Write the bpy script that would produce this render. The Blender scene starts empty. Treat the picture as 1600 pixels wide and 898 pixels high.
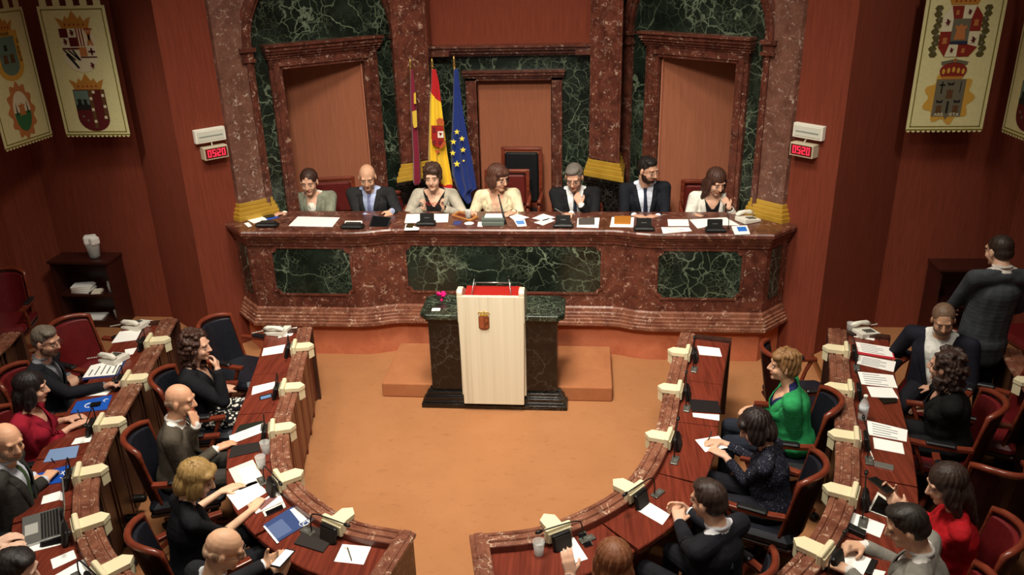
import bpy, bmesh, math, random
import numpy as np
from mathutils import Vector, Matrix, noise
sc = bpy.context.scene
COL = sc.collection
PI = math.pi
R = math.radians
# ---------------------------------------------------------------- camera
CAM_H = 4.0; FPX = 1288.0; PITCH, ROLL, YAW = R(22.71), R(-1.49), R(-5.43); CAM_X = 0.8235
FW = Vector((math.sin(YAW)*math.cos(PITCH), math.cos(YAW)*math.cos(PITCH), -math.sin(PITCH)))
RT = Vector((math.cos(YAW), -math.sin(YAW), 0)); UP = RT.cross(FW)
CX_ = RT*math.cos(ROLL)+UP*math.sin(ROLL); CY_ = UP*math.cos(ROLL)-RT*math.sin(ROLL)
cd = bpy.data.cameras.new('camera'); co = bpy.data.objects.new('camera', cd); COL.objects.link(co)
cd.sensor_width = 36; cd.lens = FPX/1600*36; cd.clip_start = .05
co.matrix_world = Matrix(((CX_.x, CY_.x, -FW.x, CAM_X), (CX_.y, CY_.y, -FW.y, 0), (CX_.z, CY_.z, -FW.z, CAM_H), (0, 0, 0, 1)))
sc.camera = co
def ray(px, py):
    a, b = px-800, py-449
    return CX_*(a/FPX) - CY_*(b/FPX) + FW
def at(px, py, z):
    d = ray(px, py); t = (z-CAM_H)/d.z
    return (CAM_X+d.x*t, d.y*t)
def atY(px, py, y):
    d = ray(px, py); t = y/d.y
    return (CAM_X+d.x*t, CAM_H+d.z*t)
# ---------------------------------------------------------------- world, lamps, exposure
w = bpy.data.worlds.new('world'); sc.world = w; w.use_nodes = True
w.node_tree.nodes['Background'].inputs[0].default_value = (1.0, .90, .78, 1)
w.node_tree.nodes['Background'].inputs[1].default_value = .10
sc.view_settings.view_transform = 'Standard'; sc.view_settings.look = 'None'
sc.view_settings.gamma = 1; sc.view_settings.use_curve_mapping = False
sc.view_settings.exposure = 0.0
def area(name, loc, target, size, power, col=(1, .80, .58), spread=180):
    l = bpy.data.lights.new(name, 'AREA'); l.shape = 'DISK'; l.size = size; l.energy = power; l.color = col
    l.spread = R(spread)
    o = bpy.data.objects.new(name, l); COL.objects.link(o); o.location = loc
    o.rotation_euler = (Vector(target)-Vector(loc)).to_track_quat('-Z', 'Y').to_euler(); return o
def spot(name, loc, target, power, ang, blend=.6, size=.12, col=(1, .80, .58)):
    l = bpy.data.lights.new(name, 'SPOT'); l.energy = power; l.spot_size = R(ang); l.spot_blend = blend
    l.shadow_soft_size = size; l.color = col
    o = bpy.data.objects.new(name, l); COL.objects.link(o); o.location = loc
    o.rotation_euler = (Vector(target)-Vector(loc)).to_track_quat('-Z', 'Y').to_euler(); return o
WARM = (1, .92, .79)
area('ceiling_lamp', (0, 4.9, 7.3), (0, 5.0, 0), 1.5, 190, WARM, 110)
area('ceiling_lamp', (-2.4, 3.2, 7.3), (-2.0, 4.2, 0), 1.0, 40, WARM, 92)
area('ceiling_lamp', (2.4, 3.2, 7.3), (2.0, 4.2, 0), 1.0, 40, WARM, 92)
spot('dais_spot', (1.0, 6.9, 7.2), (.2, 8.5, 1.0), 180, 70, .9, .10, WARM)
spot('front_spot', (-.8, 4.6, 6.9), (0, 8.3, 1.2), 165, 62, .8, .25, WARM)
spot('wall_spot', (-5.0, 5.0, 6.8), (-3.35, 7.8, 1.7), 620, 22, .9, .3, WARM)
area('face_fill', (0, 1.4, 6.9), (0, 8.0, 1.0), 1.2, 70, WARM, 60)  # fill light added on the camera side to brighten faces on the dais
spot('wall_spot', (4.2, 4.6, 6.8), (3.4, 8.0, 2.4), 260, 40, .9, .3, WARM)  # weaker mirror of the left spot, added to lift the right wall
# ---------------------------------------------------------------- materials
def srgb(c):
    return tuple(((x/255)/12.92 if x/255 <= .04045 else ((x/255+.055)/1.055)**2.4) for x in c)+(1,)
class NT:
    def __init__(s, name, rough=.6, spec=.3, metal=0):
        s.m = bpy.data.materials.new(name); s.m.use_nodes = True; s.t = s.m.node_tree; s.n = s.t.nodes
        s.b = s.n['Principled BSDF']; s.b.inputs['Roughness'].default_value = rough
        s.b.inputs['Specular IOR Level'].default_value = spec; s.b.inputs['Metallic'].default_value = metal
        s.tc = s.n.new('ShaderNodeTexCoord')
    def link(s, a, b): s.t.links.new(a, b)
    def mp(s, sc=(1, 1, 1), rot=(0, 0, 0), src=None):
        m = s.n.new('ShaderNodeMapping'); m.inputs['Scale'].default_value = sc; m.inputs['Rotation'].default_value = rot
        s.link(src or s.tc.outputs['Object'], m.inputs[0]); return m.outputs[0]
    def noise(s, scale, v=None, detail=4, rough=.55, dist=0, out='Fac'):
        x = s.n.new('ShaderNodeTexNoise'); x.inputs['Scale'].default_value = scale; x.inputs['Detail'].default_value = detail
        x.inputs['Roughness'].default_value = rough; x.inputs['Distortion'].default_value = dist
        s.link(v or s.tc.outputs['Object'], x.inputs['Vector']); return x.outputs[out]
    def voro(s, scale, v=None, feat='DISTANCE_TO_EDGE', out='Distance'):
        x = s.n.new('ShaderNodeTexVoronoi'); x.feature = feat; x.inputs['Scale'].default_value = scale
        s.link(v or s.tc.outputs['Object'], x.inputs['Vector']); return x.outputs[out]
    def ramp(s, f, stops, interp='LINEAR'):
        r = s.n.new('ShaderNodeValToRGB'); e = r.color_ramp; e.interpolation = interp
        while len(e.elements) < len(stops): e.elements.new(.5)
        for i, (p, c) in enumerate(stops):
            e.elements[i].position = p
            e.elements[i].color = c if isinstance(c, tuple) and len(c) == 4 else ((c, c, c, 1) if not isinstance(c, tuple) else srgb(c))
        s.link(f, r.inputs[0]); return r.outputs[0]
    def math(s, op, a, b=None, c=None):
        m = s.n.new('ShaderNodeMath'); m.operation = op
        for i, v in enumerate((a, b, c)):
            if v is None: continue
            if isinstance(v, (int, float)): m.inputs[i].default_value = v
            else: s.link(v, m.inputs[i])
        return m.outputs[0]
    def mix(s, f, a, b, blend='MIX'):
        m = s.n.new('ShaderNodeMix'); m.data_type = 'RGBA'; m.blend_type = blend
        for i, v in ((0, f), (6, a), (7, b)):
            if isinstance(v, (int, float)): m.inputs[i].default_value = v
            elif isinstance(v, tuple): m.inputs[i].default_value = v if len(v) == 4 else srgb(v)
            else: s.link(v, m.inputs[i])
        return m.outputs[2]
    def warp(s, scale, amt, v=None, detail=3):
        v = v or s.tc.outputs['Object']
        n = s.noise(scale, v, detail, out='Color')
        a = s.n.new('ShaderNodeVectorMath'); a.operation = 'SCALE'; a.inputs['Scale'].default_value = amt
        s.link(n, a.inputs[0])
        b = s.n.new('ShaderNodeVectorMath'); b.operation = 'ADD'; s.link(v, b.inputs[0]); s.link(a.outputs[0], b.inputs[1])
        return b.outputs[0]
    def col(s, c):
        if isinstance(c, tuple): s.b.inputs['Base Color'].default_value = c if len(c) == 4 else srgb(c)
        else: s.link(c, s.b.inputs['Base Color'])
        return s
    def bump(s, h, st=.3, d=.01):
        b = s.n.new('ShaderNodeBump'); b.inputs['Strength'].default_value = st; b.inputs['Distance'].default_value = d
        s.link(h, b.inputs['Height']); s.link(b.outputs[0], s.b.inputs['Normal']); return s
M = {}
def plain(name, c, rough=.6, spec=.3, metal=0, var=0.0, vs=8):
    k = NT(name, rough, spec, metal)
    if var:
        n = k.noise(vs, detail=3); a = srgb(c)
        lo = tuple(x*(1-var) for x in a[:3])+(1,); hi = tuple(min(1, x*(1+var)) for x in a[:3])+(1,)
        k.col(k.ramp(n, [(.3, lo), (.7, hi)]))
    else: k.col(c)
    M[name] = k.m; return k.m
def red_marble(name, dark, light, fleck, rough=.28):
    k = NT(name, rough, .45)
    base = k.ramp(k.noise(9, k.warp(3, .3), 6, .6), [(.35, dark), (.65, light)])
    c = k.noise(13, k.warp(6, .14), 2.5, .5)
    line = k.math('LESS_THAN', k.math('ABSOLUTE', k.math('SUBTRACT', c, .5)), .022)
    mask = k.ramp(k.noise(11, detail=2), [(.54, 0.0), (.68, 1.0)])
    c2 = k.noise(27, k.warp(13, .07), 2, .5)
    line2 = k.math('LESS_THAN', k.math('ABSOLUTE', k.math('SUBTRACT', c2, .56)), .022)
    mask2 = k.ramp(k.noise(23, detail=2), [(.55, 0.0), (.66, 1.0)])
    f = k.math('MAXIMUM', k.math('MULTIPLY', line, mask), k.math('MULTIPLY', line2, mask2))
    vein = k.ramp(k.voro(1.6, k.warp(2.5, .5)), [(0.0, 1.0), (.008, 0.0)])
    f = k.math('MAXIMUM', k.math('MULTIPLY', f, .74), k.math('MULTIPLY', vein, .14))
    k.col(k.mix(f, base, fleck)); M[name] = k.m
red_marble('red_marble', (70, 36, 28), (106, 58, 45), (190, 158, 138))
red_marble('red_marble_pale', (96, 62, 50), (124, 84, 70), (196, 176, 160), .4)
red_marble('rail_marble', (98, 56, 42), (136, 88, 68), (206, 178, 154), .25)
def green_marble(name, S=1.0, dark=(17, 24, 18), mid=(36, 47, 38), vein=(140, 155, 128), amount=1.0):
    k = NT(name, .22, .5); src = k.mp((S, S, S)) if S != 1 else None
    base = k.ramp(k.noise(3.5, k.warp(1.5, .6, src), 6, .6), [(.4, dark), (.75, mid)])
    wv = k.warp(1.7, .75, src, detail=5)
    v1 = k.ramp(k.voro(2.2, wv), [(0.0, 1.0), (.006, .65), (.024, 0.0)])
    v2 = k.ramp(k.voro(7.5, k.warp(4, .22, src, detail=4)), [(0.0, 1.0), (.014, .45), (.045, 0.0)])
    m2 = k.ramp(k.noise(1.5, k.warp(1, .5, src), 3), [(.40, 0.0), (.56, 1.0)])
    v3 = k.math('MULTIPLY', k.ramp(k.voro(19, k.warp(9, .12, src, detail=3)), [(0.0, .8), (.05, 0.0)]), k.ramp(k.noise(2.6, k.warp(2, .4, src), 3), [(.48, 0.0), (.62, .9)]))
    cloud = k.ramp(k.noise(6, k.warp(3, .5, src), 8, .7), [(.47, 0.0), (.72, .55)])
    m3 = k.ramp(k.noise(1.1, k.warp(.8, .8, src), 2), [(.50, 0.0), (.66, .8)])
    f = k.math('MAXIMUM', k.math('MAXIMUM', v1, v3), k.math('MULTIPLY', v2, m2)); f = k.math('MAXIMUM', f, k.math('MULTIPLY', cloud, m3))
    f = k.math('MULTIPLY', k.math('MULTIPLY', f, k.ramp(k.noise(2.2, detail=2), [(.35, .25), (.65, 1.0)])), .8*amount)
    k.col(k.mix(f, base, vein)); M[name] = k.m
green_marble('green_marble')
green_marble('green_marble_fine', 3.6, amount=1.2)
green_marble('black_marble', 1.7, (13, 10, 9), (26, 20, 17), (100, 98, 88), .5)
# wall cloth
def cloth(name, a, b, s=1.0, rough=.9):
    k = NT(name, rough, .12)
    v = k.mp((55*s, 55*s, 3*s)); n1 = k.noise(1, v, 3); n2 = k.noise(160, detail=2)
    f = k.math('ADD', k.math('MULTIPLY', n1, .6), k.math('MULTIPLY', n2, .4))
    k.col(k.ramp(f, [(.35, a), (.65, b)])); k.bump(f, .25, .003); M[name] = k.m
cloth('wall_cloth', (112, 53, 38), (132, 64, 46))
cloth('niche_cloth', (144, 88, 64), (160, 99, 73))
k = NT('carpet', .95, .1)
n = k.math('ADD', k.math('MULTIPLY', k.noise(2.2, k.warp(2, .4), 5), .5), k.math('MULTIPLY', k.noise(220, detail=2), .5))
spots = k.ramp(k.noise(9, k.mp((1, 2.2, 1)), 4, .7), [(.30, .80), (.42, 1.0)])
k.col(k.mix(1.0, k.ramp(n, [(.35, (156, 105, 68)), (.65, (169, 116, 77))]), spots, 'MULTIPLY')); k.bump(n, .3, .004); M['carpet'] = k.m
k = NT('platform_carpet', .95, .1)
k.col(k.ramp(k.noise(3.0, k.warp(3, .5), 6, .7), [(.35, (156, 98, 64)), (.7, (172, 112, 74))])); k.bump(k.noise(200), .2, .004); M['platform_carpet'] = k.m
k = NT('carpet_wall', .95, .1)
n = k.noise(3.0, k.warp(3, .5), 8, .75)
k.col(k.ramp(n, [(.35, (172, 96, 66)), (.7, (198, 118, 84))])); k.bump(k.noise(200), .2, .004); M['carpet_wall'] = k.m
def wood(name, a, b, rough=.28, sc_=(2.2, 40, 40), rot=(0, 0, 0)):
    k = NT(name, rough, .5)
    n = k.noise(1, k.warp(2, .04, k.mp(sc_, rot)), 5, .6); k.col(k.ramp(n, [(.3, a), (.7, b)])); M[name] = k.m
wood('desk_wood', (84, 33, 23), (124, 54, 38), .25, (40, 2.2, 40))
wood('panel_wood', (88, 40, 28), (120, 60, 44), .35, (18, 18, 1.6))
wood('dark_panel_wood', (48, 28, 22), (76, 46, 36), .35, (18, 18, 1.6))
wood('chair_wood', (94, 38, 24), (128, 58, 38), .25, (6, 6, 30))
wood('cabinet_wood', (48, 20, 15), (68, 32, 24), .35, (4, 30, 30))
k = NT('white_marble', .35, .4)
s1 = k.noise(1, k.mp((22, 22, .35)), 3, .55); s2 = k.noise(1, k.mp((90, 90, .8)), 2)
f = k.math('ADD', k.math('MULTIPLY', s1, .75), k.math('MULTIPLY', s2, .25))
k.col(k.ramp(f, [(.33, (196, 184, 158)), (.45, (214, 204, 178)), (.7, (222, 212, 188))])); M['white_marble'] = k.m
plain('white_edge', (226, 218, 196), .4)
k = NT('gold', .35, .5, .25); k.col(k.ramp(k.noise(3), [(.3, (176, 136, 44)), (.7, (206, 166, 66))])); M['gold'] = k.m
plain('brass', (190, 155, 85), .3, .5, .9)
plain('bronze', (120, 66, 36), .45, .4, .3, .2, 40)
plain('trim_light', (190, 120, 92), .7)
plain('cream', (226, 214, 176), .45, .35)
plain('cream_edge', (208, 196, 156), .5)
plain('black_plastic', (22, 21, 20), .45, .35)
plain('dark_grille', (46, 40, 36), .7, .2)
plain('grey_metal', (105, 104, 96), .35, .5, .5)
plain('device_grey', (92, 100, 92), .5, .3)
plain('steel', (180, 180, 176), .3, .5, .8)
plain('white_plastic', (232, 228, 214), .4, .35)
plain('paper', (250, 248, 242), .8, .1)
plain('paper_ivory', (236, 226, 204), .8, .1)
plain('ink', (90, 90, 96), .8, .1)
plain('black_leather', (24, 24, 26), .38, .4, 0, .2, 30)
plain('navy_leather', (26, 28, 36), .4, .4, 0, .2, 30)
plain('red_leather', (100, 24, 26), .4, .4, 0, .15, 20)
plain('dark_red_leather', (96, 30, 26), .4, .4, 0, .15, 20)
plain('red_baize', (150, 30, 24), .8, .1)
plain('banner_cloth', (212, 204, 150), .85, .1, 0, .05, 30)
plain('banner_border', (122, 112, 50), .85, .1)
plain('clock_case', (196, 182, 156), .5, .3)
plain('clock_face', (96, 34, 30), .35, .4)
def emit(name, c, s):
    k = NT(name); k.col(c); k.b.inputs['Emission Color'].default_value = srgb(c); k.b.inputs['Emission Strength'].default_value = s; M[name] = k.m
emit('led_red', (255, 40, 70), 1.6)
emit('phone_screen', (240, 240, 245), .9)
k = NT('clear_plastic', .08, .5); k.col((235, 235, 230)); k.b.inputs['Alpha'].default_value = .34; M['clear_plastic'] = k.m
k = NT('water', .05, .5); k.col((215, 220, 218)); k.b.inputs['Alpha'].default_value = .45; M['water'] = k.m
_pc = {}
def C_(c, rough=.7, spec=.2, var=0, vs=30):
    key = (c, rough, var)
    if key not in _pc: _pc[key] = plain('tint_%d_%d_%d' % c + ('' if rough == .7 else '_r%d' % (rough*100)), c, rough, spec, 0, var, vs)
    return _pc[key]
# ---------------------------------------------------------------- helpers
class MB:
    def __init__(s): s.v = []; s.f = []; s.mi = []; s.sm = []
    def add(s, vs, fs, mi=0, smooth=False):
        b = len(s.v); s.v += [tuple(v) for v in vs]
        for f in fs: s.f.append([b+i for i in f]); s.mi.append(mi); s.sm.append(smooth)
        return s
    def box(s, c, d, rz=0, mi=0, M_=None):
        x, y, z = d[0]/2, d[1]/2, d[2]/2
        vs = [(a*x, b*y, e*z) for e in (-1, 1) for b in (-1, 1) for a in (-1, 1)]
        m = Matrix.Translation(c) @ (M_ if M_ is not None else Matrix.Rotation(rz, 4, 'Z'))
        return s.add([m @ Vector(v) for v in vs], [(0, 2, 3, 1), (4, 5, 7, 6), (0, 1, 5, 4), (2, 6, 7, 3), (0, 4, 6, 2), (1, 3, 7, 5)], mi)
    def bbox(s, c, d, bev=.01, rz=0, mi=0, M_=None):     # box with chamfered vertical and top edges
        x, y, z = d[0]/2, d[1]/2, d[2]/2; b = min(bev, x*.9, y*.9, z*.9)
        rings = []
        for (zz, ins) in ((-z, b), (-z+b, 0), (z-b, 0), (z, b)):
            X, Y = x-ins, y-ins; q = b
            rings.append([(X, -Y+q, zz), (X, Y-q, zz), (X-q, Y, zz), (-X+q, Y, zz), (-X, Y-q, zz), (-X, -Y+q, zz), (-X+q, -Y, zz), (X-q, -Y, zz)])
        m = Matrix.Translation(c) @ (M_ if M_ is not None else Matrix.Rotation(rz, 4, 'Z'))
        vs = [m @ Vector(v) for r in rings for v in r]; fs = []
        for k in range(3):
            for i in range(8): fs.append((k*8+i, k*8+(i+1) % 8, k*8+8+(i+1) % 8, k*8+8+i))
        fs += [tuple(reversed(range(8))), tuple(range(24, 32))]
        return s.add(vs, fs, mi)
    def prism(s, pts, z0, z1, M_=None, mi=0):
        n = len(pts); A = sum(pts[i][0]*pts[(i+1) % n][1]-pts[(i+1) % n][0]*pts[i][1] for i in range(n))
        if A < 0: pts = pts[::-1]
        vs = [Vector((p[0], p[1], z0)) for p in pts]+[Vector((p[0], p[1], z1)) for p in pts]
        if M_ is not None: vs = [M_ @ v for v in vs]
        fs = [tuple(reversed(range(n))), tuple(range(n, 2*n))]+[(i, (i+1) % n, n+(i+1) % n, n+i) for i in range(n)]
        return s.add(vs, fs, mi)
    def tube(s, pts, r, n=8, mi=0, cap=True, smooth=True):
        pts = [Vector(p) for p in pts]; m = len(pts); rs = r if isinstance(r, (list, tuple)) else [r]*m
        vs = []; up = None
        for i, p in enumerate(pts):
            t = (pts[min(i+1, m-1)]-pts[max(i-1, 0)]).normalized()
            if up is None:
                up = t.orthogonal().normalized()
            up = (up-t*up.dot(t)).normalized(); sd = t.cross(up)
            for k in range(n):
                a = 2*PI*k/n; vs.append(p+(up*math.cos(a)+sd*math.sin(a))*rs[i])
        fs = [(i*n+k, i*n+(k+1) % n, (i+1)*n+(k+1) % n, (i+1)*n+k) for i in range(m-1) for k in range(n)]
        if cap: fs += [tuple(reversed(range(n))), tuple(range((m-1)*n, m*n))]
        return s.add(vs, fs, mi, smooth)
    def lathe(s, prof, c=(0, 0, 0), n=16, mi=0, M_=None, smooth=True):
        vs = []; m = M_ if M_ is not None else Matrix.Identity(4); c = Vector(c)
        for (r, z) in prof:
            for k in range(n):
                a = 2*PI*k/n; vs.append(c+(m @ Vector((r*math.cos(a), r*math.sin(a), z))))
        L = len(prof)
        fs = [(i*n+k, i*n+(k+1) % n, (i+1)*n+(k+1) % n, (i+1)*n+k) for i in range(L-1) for k in range(n)]
        fs += [tuple(reversed(range(n))), tuple(range((L-1)*n, L*n))]
        return s.add(vs, fs, mi, smooth)
    def ell(s, c, r, M_=None, nu=16, nv=10, mi=0):
        m = M_ if M_ is not None else Matrix.Identity(4); c = Vector(c); vs = [c+m @ Vector((0, 0, -r[2]))]
        for i in range(1, nv):
            t = PI*i/nv
            for k in range(nu):
                a = 2*PI*k/nu; vs.append(c+m @ Vector((r[0]*math.sin(t)*math.cos(a), r[1]*math.sin(t)*math.sin(a), -r[2]*math.cos(t))))
        vs.append(c+m @ Vector((0, 0, r[2]))); fs = []
        for k in range(nu): fs.append((0, 1+(k+1) % nu, 1+k))
        for i in range(nv-2):
            for k in range(nu): fs.append((1+i*nu+k, 1+i*nu+(k+1) % nu, 1+(i+1)*nu+(k+1) % nu, 1+(i+1)*nu+k))
        b = 1+(nv-2)*nu; t = len(vs)-1
        for k in range(nu): fs.append((b+k, b+(k+1) % nu, t))
        return s.add(vs, fs, mi, True)
    def sweep(s, path, prof, mi=0, closed=False, smooth=False):
        # path: (x,y) plan points; prof: closed outline of (offset to the left of travel, z)
        P = [Vector(p) for p in path]; n = len(P); L = len(prof); vs = []
        for i in range(n):
            if closed: a, b = P[i-1], P[(i+1) % n]
            else: a, b = P[max(i-1, 0)], P[min(i+1, n-1)]
            d1 = (P[i]-a).normalized() if (P[i]-a).length > 1e-9 else (b-P[i]).normalized()
            d2 = (b-P[i]).normalized() if (b-P[i]).length > 1e-9 else d1
            n1 = Vector((-d1.y, d1.x)); n2 = Vector((-d2.y, d2.x)); nn = (n1+n2).normalized(); k = 1/max(.35, nn.dot(n1))
            for (o, z) in prof: q = P[i]+nn*o*k; vs.append((q.x, q.y, z))
        fs = []
        for i in range(n if closed else n-1):
            j = (i+1) % n
            for k in range(L): fs.append((i*L+k, i*L+(k+1) % L, j*L+(k+1) % L, j*L+k))
        if not closed: fs += [tuple(reversed(range(L))), tuple(range((n-1)*L, n*L))]
        return s.add(vs, fs, mi, smooth)
    def quad3(s, pts, th, nrm, mi=0):                    # flat polygon with thickness
        nrm = Vector(nrm).normalized()*th; a = [Vector(p) for p in pts]; n = len(a)
        vs = a+[p+nrm for p in a]
        return s.add(vs, [tuple(reversed(range(n))), tuple(range(n, 2*n))]+[(i, (i+1) % n, n+(i+1) % n, n+i) for i in range(n)], mi)
    def build(s, name, mats, parent=None, fix=True):
        return obj(name, s, mats, parent, fix)
def chain_loc(o):
    L = Vector((0, 0, 0))
    while o: L += o.location; o = o.parent
    return L
def obj(name, mb, mats, parent=None, fix=True):
    me = bpy.data.meshes.new(name); L = chain_loc(parent) if parent else Vector((0, 0, 0))
    vs = [(v[0]-L.x, v[1]-L.y, v[2]-L.z) for v in mb.v]
    me.from_pydata(vs, [], mb.f); me.update()
    me.polygons.foreach_set('material_index', mb.mi); me.polygons.foreach_set('use_smooth', mb.sm)
    if not isinstance(mats, (list, tuple)): mats = [mats]
    for m in mats: me.materials.append(M[m] if isinstance(m, str) else m)
    if fix:
        b = bmesh.new(); b.from_mesh(me); bmesh.ops.recalc_face_normals(b, faces=b.faces); b.to_mesh(me); b.free()
    o = bpy.data.objects.new(name, me); COL.objects.link(o)
    if parent: o.parent = parent
    return o
def tag(o, label=None, cat=None, group=None, kind=None):
    if label: o['label'] = label
    if cat: o['category'] = cat
    if group: o['group'] = group
    if kind: o['kind'] = kind
    return o
def thing(name, label, cat, loc=(0, 0, 0), rz=0, group=None):
    o = bpy.data.objects.new(name, None); COL.objects.link(o); o.empty_display_size = .1
    o.location = loc; o.rotation_euler = (0, 0, rz); return tag(o, label, cat, group)
def struct(name, mb, mats, parent=None):
    o = obj(name, mb, mats, parent)
    if parent is None: o['kind'] = 'structure'
    return o
def dup(o, loc=None, rz=None, label=None, group=None, parent=None):
    c = o.copy(); COL.objects.link(c); c.parent = parent
    if loc is not None: c.location = loc
    if rz is not None: c.rotation_euler = (0, 0, rz)
    if label: c['label'] = label
    if group: c['group'] = group
    for ch in list(o.children): dup(ch, parent=c)
    return c
def lerp(a, b, t): return a+(b-a)*t
def mirror(path): return [(-x, y) for x, y in reversed(path)]
def smooth_path(pts, n=8):
    P = [Vector(p) for p in pts]; out = []
    for i in range(len(P)-1):
        p0 = P[max(i-1, 0)]; p1 = P[i]; p2 = P[i+1]; p3 = P[min(i+2, len(P)-1)]
        for k in range(n):
            t = k/n
            q = .5*((2*p1)+(p2-p0)*t+(2*p0-5*p1+4*p2-p3)*t*t+(3*p1-p0-3*p2+p3)*t**3); out.append(tuple(q))
    out.append(tuple(P[-1])); return out
def vert_frame(p0, p1, z=0):    # matrix: local x along p0->p1, local y up, local z to the right of travel
    d = Vector((p1[0]-p0[0], p1[1]-p0[1], 0)).normalized(); u = Vector((0, 0, 1)); nn = d.cross(u)
    return Matrix(((d.x, u.x, nn.x, p0[0]), (d.y, u.y, nn.y, p0[1]), (0, 1, 0, z), (0, 0, 0, 1)))
def bevel(o, w_=.004, seg=2):
    m = o.modifiers.new('bevel', 'BEVEL'); m.width = w_; m.segments = seg; m.limit_method = 'ANGLE'; m.angle_limit = R(40); return o
# ================================================================ THE SETTING
def poly_off(pts, d):        # outward offset of a convex ccw/cw polygon
    c = sum((Vector(p) for p in pts), Vector((0, 0)))/len(pts); out = []; n = len(pts)
    A = sum(pts[i][0]*pts[(i+1) % n][1]-pts[(i+1) % n][0]*pts[i][1] for i in range(n)); sg = 1 if A > 0 else -1
    for i in range(n):
        a, b, e = Vector(pts[i-1]), Vector(pts[i]), Vector(pts[(i+1) % n])
        d1 = (b-a).normalized(); d2 = (e-b).normalized(); n1 = Vector((d1.y, -d1.x))*sg; n2 = Vector((d2.y, -d2.x))*sg
        nn = (n1+n2).normalized(); out.append(tuple(b+nn*d/max(.3, nn.dot(n1))))
    return out
TIER = .10
WZ = 5.6
m = MB(); m.box((0, 4.2, -.05), (13, 9.2, .1)); struct('floor', m, 'carpet')
# raised outer tier: a low carpeted step behind the front row
RFRONT = [(1.745, 6.69), (1.643, 6.27), (1.504, 5.61), (1.371, 4.97), (1.115, 4.376), (.653, 3.973), (.27, 3.86)]
ROUTER = [(3.0, 6.62), (2.896, 6.204), (2.74, 5.544), (2.597, 4.893), (2.407, 4.28), (2.117, 3.761), (1.737, 3.363), (1.25, 3.08)]
RTHIRD = [(4.19, 6.13), (4.12, 5.85), (4.02, 5.25), (3.84, 4.5), (3.62, 3.8), (3.25, 3.1), (2.7, 2.5), (1.9, 2.0)]
for sx, side in ((-1, 'left'), (1, 'right')):
    front = [(3.13, 7.64), (3.11, 6.98)]+[(x+.03, y) for x, y in smooth_path(ROUTER, 5)]+[(1.2, .3), (6.2, .3), (6.2, 8.4), (3.9, 8.4)]
    m = MB(); m.prism([(sx*x, y) for x, y in front], 0.0, TIER); struct('floor_tier_'+side, m, 'carpet')
    m = MB(); m.tube([(sx*3.115, 7.60, TIER+.004), (sx*3.10, 6.72, TIER+.004)], .012, 6); struct('trim_step_'+side, m, 'brass')
    wl = [(2.78, 7.99), (3.13, 7.62), (3.92, 8.29), (5.10, 8.29), (5.34, 7.90), (5.34, 7.15), (5.66, 6.8), (5.66, 1.0)]
    wb = poly = [(sx*x, y) for x, y in wl]
    m = MB(); o_ = [(0, 0), (0, WZ), (.12*sx, WZ), (.12*sx, 0)]
    m.sweep(wb, o_); struct('wall_'+side, m, 'wall_cloth')
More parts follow.
